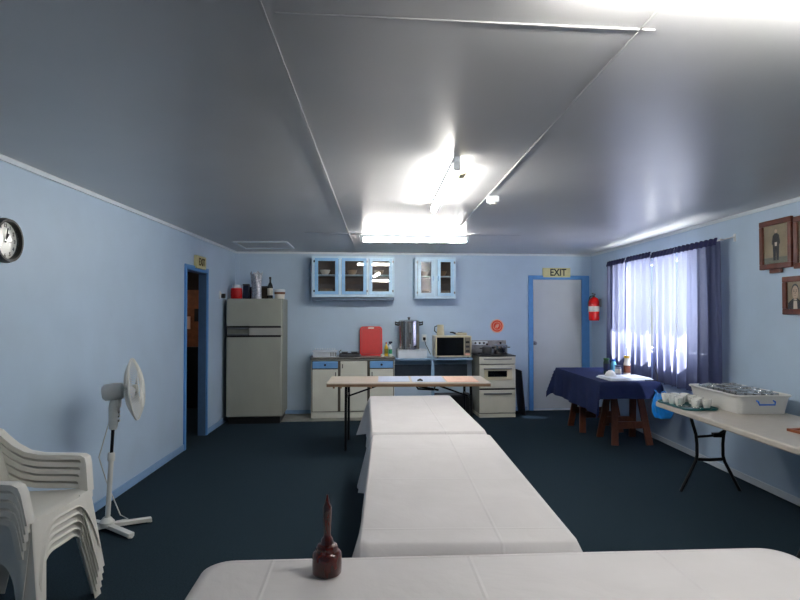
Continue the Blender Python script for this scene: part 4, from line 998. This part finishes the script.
# ================================================================== TABLES
def cloth(name, Lx, Ly, z, drop, label, loc, rz, m=CLOTHW, rc=0.04, flare=0.02, cflare=0.10, cdrop=0.06, seed=1, wr=0.004, cuts=None, creases=True):
    """a cloth lying on a table top: flat top with fine ridges, skirt with soft folds and hanging corners"""
    rnd = random.Random(seed)
    out = rrect(Lx, Ly, rc, 8)
    # densify the straight edges
    pts = []
    for i, p in enumerate(out):
        q = out[(i+1) % len(out)]; d_ = math.dist(p, q); n_ = max(1, int(d_/0.035))
        for k in range(n_): pts.append((p[0]+(q[0]-p[0])*k/n_, p[1]+(q[1]-p[1])*k/n_))
    N = len(pts); bm_ = MB(); bm = bm_.bm
    rings = []
    def cness(p):
        ax = max(0, 1-(Lx/2-abs(p[0]))/0.22); ay = max(0, 1-(Ly/2-abs(p[1]))/0.22); return ax*ay
    sc = [0.0, 0.2, 0.4, 0.55, 0.7, 0.82, 0.92, 0.97, 1.0]
    for s_ in sc[1:]:
        rings.append([bm.verts.new((p[0]*s_ if abs(p[0]) > 1e-9 else 0, p[1]*s_, z + (0.0006*math.sin(p[0]*s_*23)*math.sin(p[1]*s_*17) if s_ < 0.98 else 0))) for p in pts])
    ph = [rnd.uniform(0, 6.28) for _ in range(4)]
    per = [0.0]
    for i in range(1, N+1): per.append(per[-1]+math.dist(pts[i-1], pts[i % N]))
    for j in range(1, 9):
        q = j/8; ring = []
        for i, p in enumerate(pts):
            nx = p[0]-max(-Lx/2+rc, min(Lx/2-rc, p[0])); ny = p[1]-max(-Ly/2+rc, min(Ly/2-rc, p[1])); ln = math.hypot(nx, ny) or 1
            if nx == 0 and ny == 0: nx, ny, ln = 0, 1, 1
            nx, ny = nx/ln, ny/ln; c_ = cness(p); s1 = per[i]
            fold = (math.sin(s1*18+ph[0])*0.5+math.sin(s1*31+ph[1])*0.3+math.sin(s1*9+ph[2])*0.4)*0.011*q*(1+2*c_)
            o_ = 0.004+flare*q**1.1 + cflare*c_*q + fold + (0.006 if j > 0 else 0)
            dr = drop*q + cdrop*c_*q
            ring.append(bm.verts.new((p[0]+nx*max(o_, 0.004), p[1]+ny*max(o_, 0.004), z-0.002-dr)))
        rings.append(ring)
    cv = bm.verts.new((0, 0, z))
    for i in range(N): bm.faces.new((cv, rings[0][i], rings[0][(i+1) % N]))
    for a, c_ in zip(rings, rings[1:]):
        for i in range(N): bm.faces.new((a[i], c_[i], c_[(i+1) % N], a[(i+1) % N]))
    o = bm_.build(name, m, None, smooth=True); 
    for md in list(o.modifiers): o.modifiers.remove(md)
    put(o, loc, rz); tag(o, label, 'tablecloth')
    return o
def trestle_table(label, loc, rz, Lx, Ly, z, topm, legm, group=None, inset=0.22, th=0.035, ylegs=False):
    t = thing('folding_table', label, 'table', loc, rz, group)
    b = MB(); b.poly(rrect(Lx, Ly, 0.035 if not ylegs else 0.07), h=th, z=z-th); b.build('tabletop', topm, t, bevel=0.006)
    for s_ in (-1, 1):
        for sy in (-1, 1):
            b = MB(); x = s_*(Lx/2-inset)
            b.tube([(x, sy*(Ly/2-0.12), z-th-0.001), (x, sy*(Ly/2-0.12), 0.012)], 0.013, 10); b.tube([(x, sy*(Ly/2-0.12), 0.02), (x, sy*(Ly/2-0.12), 0.0)], 0.017, 10); b.build('leg', legm, t, smooth=True)
        b = MB(); b.tube([(s_*(Lx/2-inset), -(Ly/2-0.12), 0.30), (s_*(Lx/2-inset), (Ly/2-0.12), 0.30)], 0.010, 8); b.build('cross_bar', legm, t, smooth=True)
        b = MB(); b.tube([(s_*(Lx/2-inset), 0, z-0.25), (s_*(Lx/2-inset-0.30), 0, z-th-0.01)], 0.009, 8); b.tube([(s_*(Lx/2-inset), -(Ly/2-0.12), z-0.25), (s_*(Lx/2-inset), (Ly/2-0.12), z-0.25)], 0.009, 8); b.build('brace', legm, t, smooth=True)
    return t
TZ = 0.735
WTOP = mat('trestle_top_white', (0.80, 0.79, 0.76), 0.5, noise=0.04)
# far long table
def mid(pa, pb): return (pa+pb)/2
zc = TZ+0.004
a_ = atZ(369.5, 395.5, zc); b_ = atZ(450, 395.5, zc); c_ = atZ(371.3, 432.6, zc); d_ = atZ(487.5, 432.0, zc)
def fit_rect(a, b, c, d):
    """far-left, far-right, near-left, near-right -> centre, length along y, width, heading"""
    cen = (a+b+c+d)/4; ax = ((b-a)+(d-c))/2; ay = ((a-c)+(b-d))/2
    return cen, ax.length, ay.length, math.atan2(-ay.x, ay.y)
cen, W_, L_, hd = fit_rect(a_, b_, c_, d_)
trestle_table('white clothed trestle table farther from the camera, ending near the kitchen', (cen.x, cen.y, 0), hd+PI/2, L_-0.03, W_-0.02, TZ, WTOP, BLACKM, 'clothed tables in the centre')
cloth('tablecloth', L_-0.02, W_-0.01, zc, 0.30, 'white cloth on the far table of the central run', (cen.x, cen.y, 0), hd+PI/2, seed=3, cflare=0.11)
print('far table', cen, W_, L_, math.degrees(hd))
a_ = atZ(371, 434.5, zc); b_ = atZ(491, 434.0, zc); c_ = atZ(360.5, 545.5, zc); d_ = atZ(581, 545.5, zc)
cen, W_, L_, hd = fit_rect(a_, b_, c_, d_)
print('near table', cen, W_, L_, math.degrees(hd))
trestle_table('white clothed trestle table in the middle, directly behind the front table', (cen.x, cen.y, 0), hd+PI/2, L_-0.03, W_-0.02, TZ, WTOP, BLACKM, 'clothed tables in the centre')
cloth('tablecloth', L_-0.02, W_-0.01, zc, 0.30, 'white cloth on the nearer table of the central run', (cen.x, cen.y, 0), hd+PI/2, seed=5, cflare=0.10)
# front table (crosswise)
a_ = atZ(212, 561, zc); b_ = atZ(778, 547.5, zc)
hdf = math.atan2(b_.y-a_.y, b_.x-a_.x)
xl = atZ(206, 568, zc).x; Lf = 1.86; Wf = 0.76
ux = Vector((math.cos(hdf), math.sin(hdf), 0)); uy = Vector((-math.sin(hdf), math.cos(hdf), 0))
far_left = Vector((xl-0.005, a_.y+0.0, 0))
cf = far_left + ux*(Lf/2) - uy*(Wf/2)
print('front', cf, math.degrees(hdf))
trestle_table('white clothed table running crosswise in the foreground', (cf.x, cf.y, 0), hdf, Lf-0.02, Wf-0.02, TZ, WTOP, BLACKM, 'clothed tables in the centre')
cloth('tablecloth', Lf, Wf, zc, 0.26, 'white cloth with fold creases on the foreground table', (cf.x, cf.y, 0), hdf, rc=0.085, seed=8, flare=0.015, cflare=0.03)

# wooden mallet on the front table
mp_ = atZ(327, 573, zc+0.003)
t = thing('wooden_mallet', 'turned dark red wooden mallet standing on the foreground tablecloth', 'mallet', (mp_.x, mp_.y, zc+0.003))
b = MB(); b.lathe([(0, 0), (0.040, 0), (0.043, 0.004), (0.044, 0.03), (0.043, 0.058), (0.040, 0.064), (0.033, 0.068), (0.031, 0.074), (0.032, 0.078), (0.029, 0.084), (0.020, 0.088), (0.0185, 0.094), (0, 0.095)], seg=40); b.build('mallet_head', DWOOD, t, smooth=True)
b = MB(); b.lathe([(0.0185, 0.0945), (0.017, 0.102), (0.0115, 0.108), (0.0105, 0.116), (0.011, 0.13), (0.0125, 0.16), (0.0135, 0.185), (0.0125, 0.198), (0.007, 0.208), (0.0062, 0.214), (0.004, 0.224), (0.003, 0.232), (0, 0.234)], seg=28); b.build('mallet_handle', DWOOD, t, smooth=True)

# plywood folding table before the kitchen
TP = 0.745
a_ = atZ(335, 376, TP); b_ = atZ(478, 376, TP); c_ = atZ(327.5, 383.2, TP); d_ = atZ(490.5, 383.2, TP)
cen, W_, L_, hd = fit_rect(a_, b_, c_, d_); W_ = (c_-d_).length
print('ply', cen, W_, L_, hd)
t = thing('folding_table', 'bare plywood-topped folding table with black legs in front of the kitchen', 'table', (cen.x, cen.y, 0), 0.0)
Wp, Lp = 1.80, min(0.76, L_)
b = MB(); b.bb(-Wp/2, Wp/2, -Lp/2, Lp/2, TP-0.012, TP); b.build('tabletop', PLY, t, bevel=0.004)
b = MB(); b.bb(-Wp/2+0.004, Wp/2-0.004, -Lp/2+0.004, Lp/2-0.004, TP-0.040, TP-0.0125); b.build('edge_frame', PLYE, t, bevel=0.003)
for s_ in (-1, 1):
    x = s_*(Wp/2-0.21)
    for sy in (-1, 1):
        b = MB(); b.tube([(x, sy*0.26, TP-0.041), (x+0.004*s_, sy*0.28, 0.0)], 0.015, 10); b.build('leg', BLACKM, t, smooth=True)
    b = MB(); b.tube([(x, -0.26, 0.56), (x, 0.26, 0.56)], 0.010, 8); b.tube([(x, -0.05, 0.56), (x-s_*0.40, -0.05, TP-0.045)], 0.010, 8); b.build('brace', BLACKM, t, smooth=True)
b = MB(); b.tube([(-0.05, 0.05, TP-0.045), (0.15, 0.05, TP-0.09), (0.36, 0.05, TP-0.13)], 0.012, 8); b.tube([(0.08, 0.0, TP-0.05), (0.12, 0.0, TP-0.11), (0.3, 0.0, TP-0.12), (0.33, 0.0, TP-0.05)], 0.01, 8); b.build('folding_catch', BLACKM, t, smooth=True)
for px_ in (334, 341, 371):
    p = atZ(px_, 387, TP-0.045); b = MB(); b.lathe([(0.012, 0), (0.012, -0.018), (0, -0.02)], (p.x-cen.x, -Lp/2+0.03, TP-0.0405), 10); b.build('bolt', PLYE, t)
# papers on it
def sheet(x0, x1_, y0p, y1p, m_, label, cat, thick, wave=0.0, name='tray_cloth'):
    A = atZ(x0, y1p, TP); B = atZ(x1_, y1p, TP); yfar = atZ(x0, y0p, TP).y; 
    w_ = B.x-A.x; l_ = yfar-A.y
    def ff(u, v): return Vector(((u-0.5)*w_, (v-0.5)*l_, thick+wave*(math.sin(9*u+2*v)*math.sin(7*v+1)*0.5+0.5)*math.sin(PI*u)*math.sin(PI*v)))
    b = MB(); b.grid(ff, 24, 20); o = b.build(name, m_, None, smooth=True, solid=thick*0.8)
    put(o, ((A.x+B.x)/2, (A.y+yfar)/2, TP+0.001)); tag(o, label, cat)
sheet(378, 410, 376.6, 382, PAPERB, 'pale blue folded cloth at the left of the plywood table top', 'cloth', 0.004, 0.004, 'folded_cloth')
sheet(412.5, 446, 376.6, 382.2, PAPERB, 'pale blue folded cloth at the middle of the plywood table top', 'cloth', 0.004, 0.004, 'folded_cloth')
sheet(447.5, 479, 376.8, 382.3, PAPERP, 'salmon pink paper sheet at the right end of the plywood table', 'paper', 0.006, 0.03, 'paper_sheet')
pp = atZ(420, 381.6, TP+0.006); b = MB(); b.tube([(-0.03, 0, 0.02), (0, 0, 0.03), (0.03, 0, 0.02)], [0.008, 0.014, 0.008], 8); o = b.build('pen_clip', BLACK, None, smooth=True); put(o, (pp.x, pp.y, TP-0.002)); tag(o, 'small black clip lying on the middle pale blue cloth', 'clip')

# right beige folding table
BTZ = 0.735
bx0 = 2.385; by0, by1 = 3.28, 5.10
t = thing('folding_table', 'long beige moulded folding table with black wishbone legs by the right wall', 'table', ((bx0+0.375), (by0+by1)/2, 0), 0)
b = MB(); b.poly(rrect(0.75, by1-by0, 0.07), h=0.045, z=BTZ-0.045); b.build('tabletop', BEIGE, t, bevel=0.012, seg=3)
for s_ in (-1, 1):
    yy = s_*((by1-by0)/2-0.22)
    for sx in (-1, 1):
        pts = [(sx*0.175+0.01, yy-0.02, BTZ-0.046), (sx*0.155+0.01, yy, 0.60), (sx*0.120+0.01, yy, 0.48), (sx*0.112+0.01, yy, 0.40), (sx*0.112+0.01, yy, 0.30), (sx*0.125+0.01, yy, 0.25), (sx*0.255+0.01, yy, 0.0)]
        b = MB(); b.tube(pts, 0.0135, 10); b.build('leg', BLACKM, t, smooth=True)
    b = MB(); b.tube([(-0.10, yy, 0.27), (0.01, yy, 0.265), (0.12, yy, 0.27)], 0.014, 8); b.build('lower_cross_bar', BLACKM, t, smooth=True)
    b = MB(); b.tube([(-0.10, yy, 0.46), (0.12, yy, 0.475)], 0.011, 8); b.box((0.07, yy, 0.475), (0.07, 0.04, 0.035)); b.build('upper_cross_bar', BLACKM, t)
    b = MB(); b.tube([(0.08, yy, 0.48), (0.10, yy-s_*0.35, BTZ-0.05)], 0.011, 8); b.build('brace', BLACKM, t, smooth=True)
TT = BTZ+0.001
# plastic crate
A = atZ(694+14, 412, TT); 
cx0, cx1 = 2.695, 3.115
yN = 4.36; yF = 5.07
cy_ = (yN+yF)/2; cyl = yF-yN
print('crate', yN, yF, atZ(729, 415, TT), atZ(786, 416, TT))
t = thing('storage_tub', 'large milky plastic storage tub with blue handles, full of glasses', 'tub', ((cx0+cx1)/2, cy_, TT))
def tub(wt, lt, wb, lb, h):
    b = MB(); o1 = rrect(wt, lt, 0.04); o0 = rrect(wb, lb, 0.035)
    i1 = rrect(wt-0.012, lt-0.012, 0.035); i0 = rrect(wb-0.012, lb-0.012, 0.03)
    R0 = [b.bm.verts.new((*p, 0)) for p in o0]; R1 = [b.bm.verts.new((*p, h)) for p in o1]; R2 = [b.bm.verts.new((*p, h)) for p in i1]; R3 = [b.bm.verts.new((*p, 0.006)) for p in i0]
    n_ = len(R0)
    for a, c in ((R0, R1), (R1, R2), (R2, R3)):
        for i in range(n_): b.bm.faces.new((a[i], a[(i+1) % n_], c[(i+1) % n_], c[i]))
    b.bm.faces.new(R0); b.bm.faces.new(R3); return b
th_ = 0.142
tub(0.42, cyl, 0.375, cyl-0.06, th_).build('tub_body', CRATE, t)
b = MB(); b.tube([(x, y, th_) for x, y in rrect(0.432, cyl+0.012, 0.045)], 0.009, 6, close=True); b.build('rim', CRATE, t, smooth=True)
for s_ in (-1, 1):
    b = MB(); yh = s_*(cyl/2+0.012); b.tube([(-0.065, yh-s_*0.012, th_-0.035), (-0.065, yh+s_*0.01, th_-0.04), (-0.06, yh+s_*0.014, th_-0.062), (0.06, yh+s_*0.014, th_-0.062), (0.065, yh+s_*0.01, th_-0.04), (0.065, yh-s_*0.012, th_-0.035)], 0.006, 8); b.build('handle', LBLUE, t, smooth=True)
# glasses in the tub
tg = thing('drinking_glass', 'upturned drinking glass packed in the milky storage tub', 'glass', (0, 0, 0), 0, 'glasses in the storage tub')
b = MB(); b.lathe([(0.033, 0), (0.028, 0.11), (0.0, 0.11), (0.0, 0.106), (0.026, 0.106), (0.030, 0)], seg=16); b.build('glass_body', TUMB, tg, smooth=True)
b = MB(); b.lathe([(0.0285, 0.108), (0.0275, 0.112), (0.0, 0.1125)], seg=16); b.build('glass_base', TUMB, tg, smooth=True)
first = True
for iy in range(11):
    for ix in range(5):
        lx_ = (cx0+cx1)/2-0.136+0.068*ix; ly_ = cy_-cyl/2+0.085+0.078*iy
        if ly_ > yF-0.075: continue
        o = tg if first else dup(tg); first = False
        o.location = (lx_+random.uniform(-.003, .003), ly_+random.uniform(-.003, .003), TT+0.045+random.uniform(-0.006, 0.012))
# inner rack the glasses stand on
b = MB(); b.box((0, 0, 0.036), (0.34, cyl-0.12, 0.004)); b.build('liner', CRATE, t)
# cup tray
p0 = atZ(668, 402, TT); p1 = atZ(722, 411, TT)
tcx, tcy = 2.53, 4.80
print('tray', p0, p1)
t = thing('serving_tray', 'teal tray of white cups at the far end of the beige table', 'tray', (tcx, tcy, TT), R(2))
b = MB(); o1 = rrect(0.28, 0.50, 0.06); b.poly(o1, h=0.005); b.tube([(x, y, 0.010) for x, y in o1], 0.007, 6, close=True); b.build('tray_body', TEAL, t, smooth=False)
for s_ in (-1, 1):
    b = MB(); b.tube([(-0.05, s_*0.262, 0.012), (-0.04, s_*0.275, 0.02), (0.04, s_*0.275, 0.02), (0.05, s_*0.262, 0.012)], 0.006, 6); b.build('tray_handle', TEAL, t, smooth=True)
cp0 = thing('coffee_cup', 'x', 'cup', (0, 0, 0), 0, 'white cups on the teal tray')
b = MB(); b.lathe([(0, 0.004), (0.022, 0), (0.027, 0.01), (0.036, 0.045), (0.038, 0.072), (0.035, 0.072), (0.032, 0.045), (0.023, 0.012), (0, 0.010)], seg=22); b.build('cup_body', CHINA, cp0, smooth=True)
b = MB(); b.tube([(0.035, 0, 0.058), (0.050, 0, 0.054), (0.052, 0, 0.034), (0.031, 0, 0.022)], 0.004, 6); b.build('cup_handle', CHINA, cp0, smooth=True)
spots = [(-0.085, 0.18), (0.0, 0.19), (0.08, 0.18), (-0.085, 0.07), (0.0, 0.08), (0.082, 0.07), (-0.085, -0.04), (0.08, -0.04), (0.0, -0.14), (0.08, -0.16)]
labs = ['white cup at the far left corner of the teal tray', 'white cup in the middle of the far row on the teal tray', 'white cup at the far right corner of the teal tray', 'white cup in the second row at the left edge of the teal tray', 'white cup at the centre of the second row on the teal tray', 'white cup in the second row nearest the wall on the teal tray', 'white cup in the third row at the left edge of the teal tray', 'white cup in the third row nearest the wall on the teal tray', 'white cup in the nearest row beside the spoons on the teal tray', 'white cup at the nearest corner of the teal tray, next to the tub']
for i, (x, y) in enumerate(spots):
    o = cp0 if i == 0 else dup(cp0)
    o.location = (tcx+x, tcy+y, TT+0.006); o.rotation_euler = (0, 0, random.uniform(-2.6, -0.6)); o['label'] = labs[i]
for k_ in range(3):
    b = MB(); b.tube([(0, 0, 0.006), (0, -0.045, 0.010), (0, -0.12, 0.014)], [0.003, 0.002, 0.003], 6)
    b.lathe([(0, 0), (0.012, 0.003), (0.014, 0.006)], (0, 0.014, 0.002), 12); o = b.build('teaspoon', STEEL, None, smooth=True)
    put(o, (tcx-0.12+0.035*k_, tcy-0.12-0.02*k_, TT+0.012), R(-30+20*k_)); tag(o, ['teaspoon at the left edge of the teal tray', 'teaspoon between two others on the teal tray', 'teaspoon closest to the cups on the teal tray'][k_], 'spoon', 'teaspoons on the teal tray')
# lying wooden frame at right edge
pf = atZ(795, 431.5, TT+0.01)
b = MB(); W_, L_ = 0.30, 0.22
b.bb(-W_/2, W_/2, -L_/2, -L_/2+0.025, 0, 0.018); b.bb(-W_/2, W_/2, L_/2-0.025, L_/2, 0, 0.018); b.bb(-W_/2, -W_/2+0.025, -L_/2, L_/2, 0, 0.018); b.bb(W_/2-0.025, W_/2, -L_/2, L_/2, 0, 0.018)
t = thing('wooden_tray', 'brown wooden tray lying on the beige table at the right edge', 'tray', (pf.x+0.155, pf.y-0.02, TT), R(8))
b.build('tray_frame', mat('orange_wood', (0.55, 0.30, 0.18), .45, noise=.2), t, bevel=0.003)
b = MB(); b.bb(-W_/2+0.02, W_/2-0.02, -L_/2+0.02, L_/2-0.02, 0.002, 0.006); b.build('tray_base', FRAMEW, t)

# ---------------- blue cloth table on sawhorses
NZ = 0.765
nx0, nx1, ny0, ny1 = 2.35, 2.96, 6.20, 7.83
ncx, ncy = (nx0+nx1)/2, (ny0+ny1)/2
t = thing('table_board', 'board table top under the navy cloth, resting on two trestles', 'table', (ncx, ncy, 0))
b = MB(); b.bb(-0.30, 0.30, -(ny1-ny0)/2+0.01, (ny1-ny0)/2-0.01, NZ-0.03, NZ-0.004); b.build('board', PLY, t, bevel=0.003)
b = MB(); b.bb(-0.295, -0.26, -(ny1-ny0)/2+0.02, (ny1-ny0)/2-0.02, NZ-0.055, NZ-0.031); b.bb(0.26, 0.295, -(ny1-ny0)/2+0.02, (ny1-ny0)/2-0.02, NZ-0.055, NZ-0.031); b.build('edge_batten', PLYE, t)
# navy cloth: own skirt shape - long on the room side, short at the near end
def navy_cloth():
    hx, hy = 0.32, (ny1-ny0)/2+0.01
    bmb = MB(); bm = bmb.bm
    # sheet laid flat in cloth coordinates, folded over the edges
    ext_l, ext_r, ext_n, ext_f = 0.36, 0.04, 0.18, 0.24
    xs_ = [(-hx-ext_l)+(ext_l)*i/10 for i in range(10)]+[-hx+2*hx*i/14 for i in range(15)]+[hx+ext_r*i/4 for i in range(1, 5)]
    ys_ = [(-hy-ext_n)+ext_n*i/7 for i in range(7)]+[-hy+2*hy*i/34 for i in range(35)]+[hy+ext_f*i/7 for i in range(1, 8)]
    g = []
    for x in xs_:
        col = []
        for y in ys_:
            ox = max(0, abs(x)-hx); oy = max(0, abs(y)-hy)
            sx, sy = (1 if x > 0 else -1), (1 if y > 0 else -1)
            X = max(-hx, min(hx, x)); Y = max(-hy, min(hy, y))
            if ox > 0 and oy > 0:
                dr = math.hypot(ox, oy)*0.97; f_ = 0.45*min(ox, oy)
                X += sx*(0.01+f_*0.75+0.05*ox); Y += sy*(0.01+f_*0.75+0.05*oy)
            elif ox > 0:
                dr = ox*0.985; X += sx*(0.010+0.06*ox+0.016*math.sin(y*9+1)*ox/0.36+0.010*math.sin(y*21)*ox/0.36)
            elif oy > 0:
                dr = oy*0.985; Y += sy*(0.010+0.10*oy+0.02*math.sin(x*14)*oy/0.2)
            else: dr = 0
            col.append(bm.verts.new((X, Y, NZ-dr+0.001)))
        g.append(col)
    for i in range(len(g)-1):
        for j in range(len(g[0])-1): bm.faces.new((g[i][j], g[i+1][j], g[i+1][j+1], g[i][j+1]))
    o = bmb.build('tablecloth', NAVY, None, smooth=True)
    put(o, (ncx, ncy, 0)); tag(o, 'navy blue cloth hanging over the table under the window', 'tablecloth')
navy_cloth()
def sawhorse(cy, label, x0, x1_):
    t = thing('sawhorse', label, 'trestle', ((x0+x1_)/2, cy, 0), 0, 'wooden trestles under the navy cloth')
    hw = (x1_-x0)/2
    zt_ = NZ-0.031-0.026
    b = MB(); b.bb(-hw+0.02, hw-0.02, -0.045, 0.045, zt_-0.09, zt_); b.build('top_beam', TRESTLE, t, bevel=0.004)
    for sx in (-1, 1):
        for sy in (-1, 1):
            b = MB(); b.bar((sx*(hw-0.06), sy*0.055, zt_-0.02), (sx*(hw+0.0), sy*0.235, 0.0), 0.075, 0.035, up=(0, 1, 0)); b.build('leg', TRESTLE, t, bevel=0.003)
    for sy in (-1, 1):
        b = MB(); b.bar((-hw+0.02, sy*0.17, 0.22), (hw-0.02, sy*0.17, 0.22), 0.03, 0.08, up=(0, 0, 1)); b.build('rail', TRESTLE, t, bevel=0.003)
    return t
sawhorse(6.80, 'red-brown wooden trestle at the near end of the navy table', 2.63, 3.03)
sawhorse(7.50, 'red-brown wooden trestle at the far end of the navy table near the exit door', 2.50, 2.98)
# things on the navy table
NT = NZ+0.003
t = thing('folded_towel', 'flat white tray cloth at the near end of the navy table', 'cloth', (2.70, 6.47, NT), R(3))
b = MB(); b.poly(rrect(0.50, 0.40, 0.03), h=0.014); b.build('towel_layer', TOWEL, t, bevel=0.005)
b = MB(); b.poly(rrect(0.47, 0.37, 0.03), h=0.012, z=0.0145); b.build('towel_layer', TOWEL, t, bevel=0.005)
p = atY(610.5, 376, 6.5)
b = MB(); b.lathe([(0.062, 0), (0.060, 0.02), (0.045, 0.048), (0.025, 0.060), (0.022, 0.066), (0, 0.066), ], seg=28); o = b.build('bowl', CHINA, None, smooth=True); put(o, (p.x, 6.5, NT+0.028)); tag(o, 'white bowl upside down on the folded cloth by the window', 'bowl')
def nb(px, Y): return atY(px, 370, Y).x
bottle('sauce_bottle', (nb(606.5, 7.0), 7.0, NT), 'dark green bottle at the left of the navy table items', 0.036, 0.19, mat('dark_green', (0.08, 0.22, 0.14), .3, noise=.2), mat('green_cap', (0.15, 0.4, 0.15), .4, noise=.05), neck=0.12, neckr=0.8, labm=DBLUE)
bottle('squeeze_bottle', (nb(613.5, 7.05), 7.05, NT), 'pale blue plastic bottle next to the dark green bottle', 0.034, 0.17, mat('aqua_plastic', (0.45, 0.75, 0.85), .3, noise=.05), LBLUE, neck=0.2, neckr=0.6)
bottle('jam_jar', (nb(618.0, 6.82), 6.82, NT), 'small jar with a blue lid between the bottles and tall bottle', 0.036, 0.12, mat('jar_grey', (0.5, 0.52, 0.6), .3, noise=.1), DBLUE, 'jar', neck=0.12, neckr=0.9, labm=LABELW)
t = bottle('sauce_bottle', (nb(627, 6.72), 6.72, NT), 'tall bottle with a yellow top and brown label by the curtains', 0.038, 0.24, LABELW, YELLOW, neck=0.28, neckr=0.75, labm=mat('brown_label', (0.4, 0.2, 0.12), .5, noise=.3, nscale=30))
b = MB(); b.tube([(0, 0, 0.238), (0.003, 0, 0.33)], 0.003, 6); b.build('straw', mat('straw_brown', (0.5, 0.35, 0.25), .5, noise=.05), t)
p = atY(656, 385, 6.28)
b = MB(); b.tube([(0, 0, 0), (0.01, 0.02, 0.07), (-0.015, 0.03, 0.14), (0.0, 0.02, 0.20)], [0.006, 0.005, 0.004, 0.003], 6); b.tube([(0.0, 0, 0.004), (-0.06, 0.02, 0.012), (-0.12, 0.03, 0.008)], 0.004, 6)
o = b.build('cable_end', BLACK, None, smooth=True); put(o, (2.965, 6.235, NT)); tag(o, 'thin dark cable curling at the near corner of the navy table', 'cable')
# blue plastic bag hanging by the table end
def bag(u, v):
    a = 2*PI*u; w_ = 0.10*(0.55+0.6*math.sin(PI*min(1, (1-v)*0.75+0.12))) ; r = w_*(1+0.13*math.sin(5*a+2*v)+0.06*math.sin(11*a))
    return Vector((r*math.cos(a), 0.6*r*math.sin(a), -0.24+0.25*v))
t = thing('plastic_bag', 'bright blue plastic bag hanging between the navy table and beige table', 'bag', (2.92, 6.00, 0.655))
b = MB(); b.grid(bag, 36, 14)
BAGM = mat('blue_bag', (0.15, 0.58, 0.92), 0.3, noise=0.2, nscale=14, bump=0.6, bscale=30)
b.build('bag_body', BAGM, t, smooth=True)
b = MB(); b.tube([(-0.055, 0, 0.0), (-0.06, 0.04, 0.03), (-0.05, 0.09, 0.035)], [0.012, 0.008, 0.006], 6); b.tube([(0.04, 0, 0.0), (0.03, 0.04, 0.03), (0.02, 0.09, 0.012)], [0.012, 0.008, 0.006], 6); b.build('bag_handle', BAGM, t, smooth=True)

# ================================================================== LIGHT
w_ = bpy.data.worlds.new('world'); bpy.context.scene.world = w_; w_.use_nodes = True
bg = w_.node_tree.nodes['Background']
sky = w_.node_tree.nodes.new('ShaderNodeTexSky'); sky.sky_type = 'HOSEK_WILKIE' ; sky.sun_direction = (0.7, -0.3, 0.6); sky.turbidity = 4
w_.node_tree.links.new(sky.outputs[0], bg.inputs['Color']); bg.inputs['Strength'].default_value = 3.0
sun = bpy.data.lights.new('sun', 'SUN'); sun.energy = 75; sun.angle = R(0.6); sun.color = (1, 0.97, 0.92)
so = bpy.data.objects.new('sun', sun); C.objects.link(so); so.rotation_euler = Vector((0.62, -0.35, 0.70)).to_track_quat('Z', 'Y').to_euler()
# daylight through the window
al = bpy.data.lights.new('window_daylight', 'AREA'); al.shape = 'RECTANGLE'; al.size = ww-0.1; al.size_y = wh-0.1; al.energy = 38; al.color = (0.93, 0.96, 1.0)
ao = bpy.data.objects.new('window_daylight', al); C.objects.link(ao); ao.location = (XR+T+0.05, (WY0+WY1)/2, (WZ0+WZ1)/2); ao.rotation_euler = (0, PI/2, 0)
ao.rotation_euler = Vector((1, 0, 0)).to_track_quat('Z', 'Y').to_euler()
pl = bpy.data.lights.new('dim_room_fill', 'POINT'); pl.energy = 5; pl.color = (1, .85, .7); pl.shadow_soft_size = 0.1  # fill light added so the notice board shows, no fitting there
po = bpy.data.objects.new('dim_room_fill', pl); C.objects.link(po); po.location = (-3.4, 8.0, 2.1)
vs = bpy.context.scene.view_settings
vs.view_transform = 'Standard'; vs.look = 'None'; vs.exposure = 0.72
bpy.context.scene.cycles.max_bounces = 8
bpy.context.scene.cycles.use_denoising = True
bpy.context.scene.cycles.sample_clamp_indirect = 6
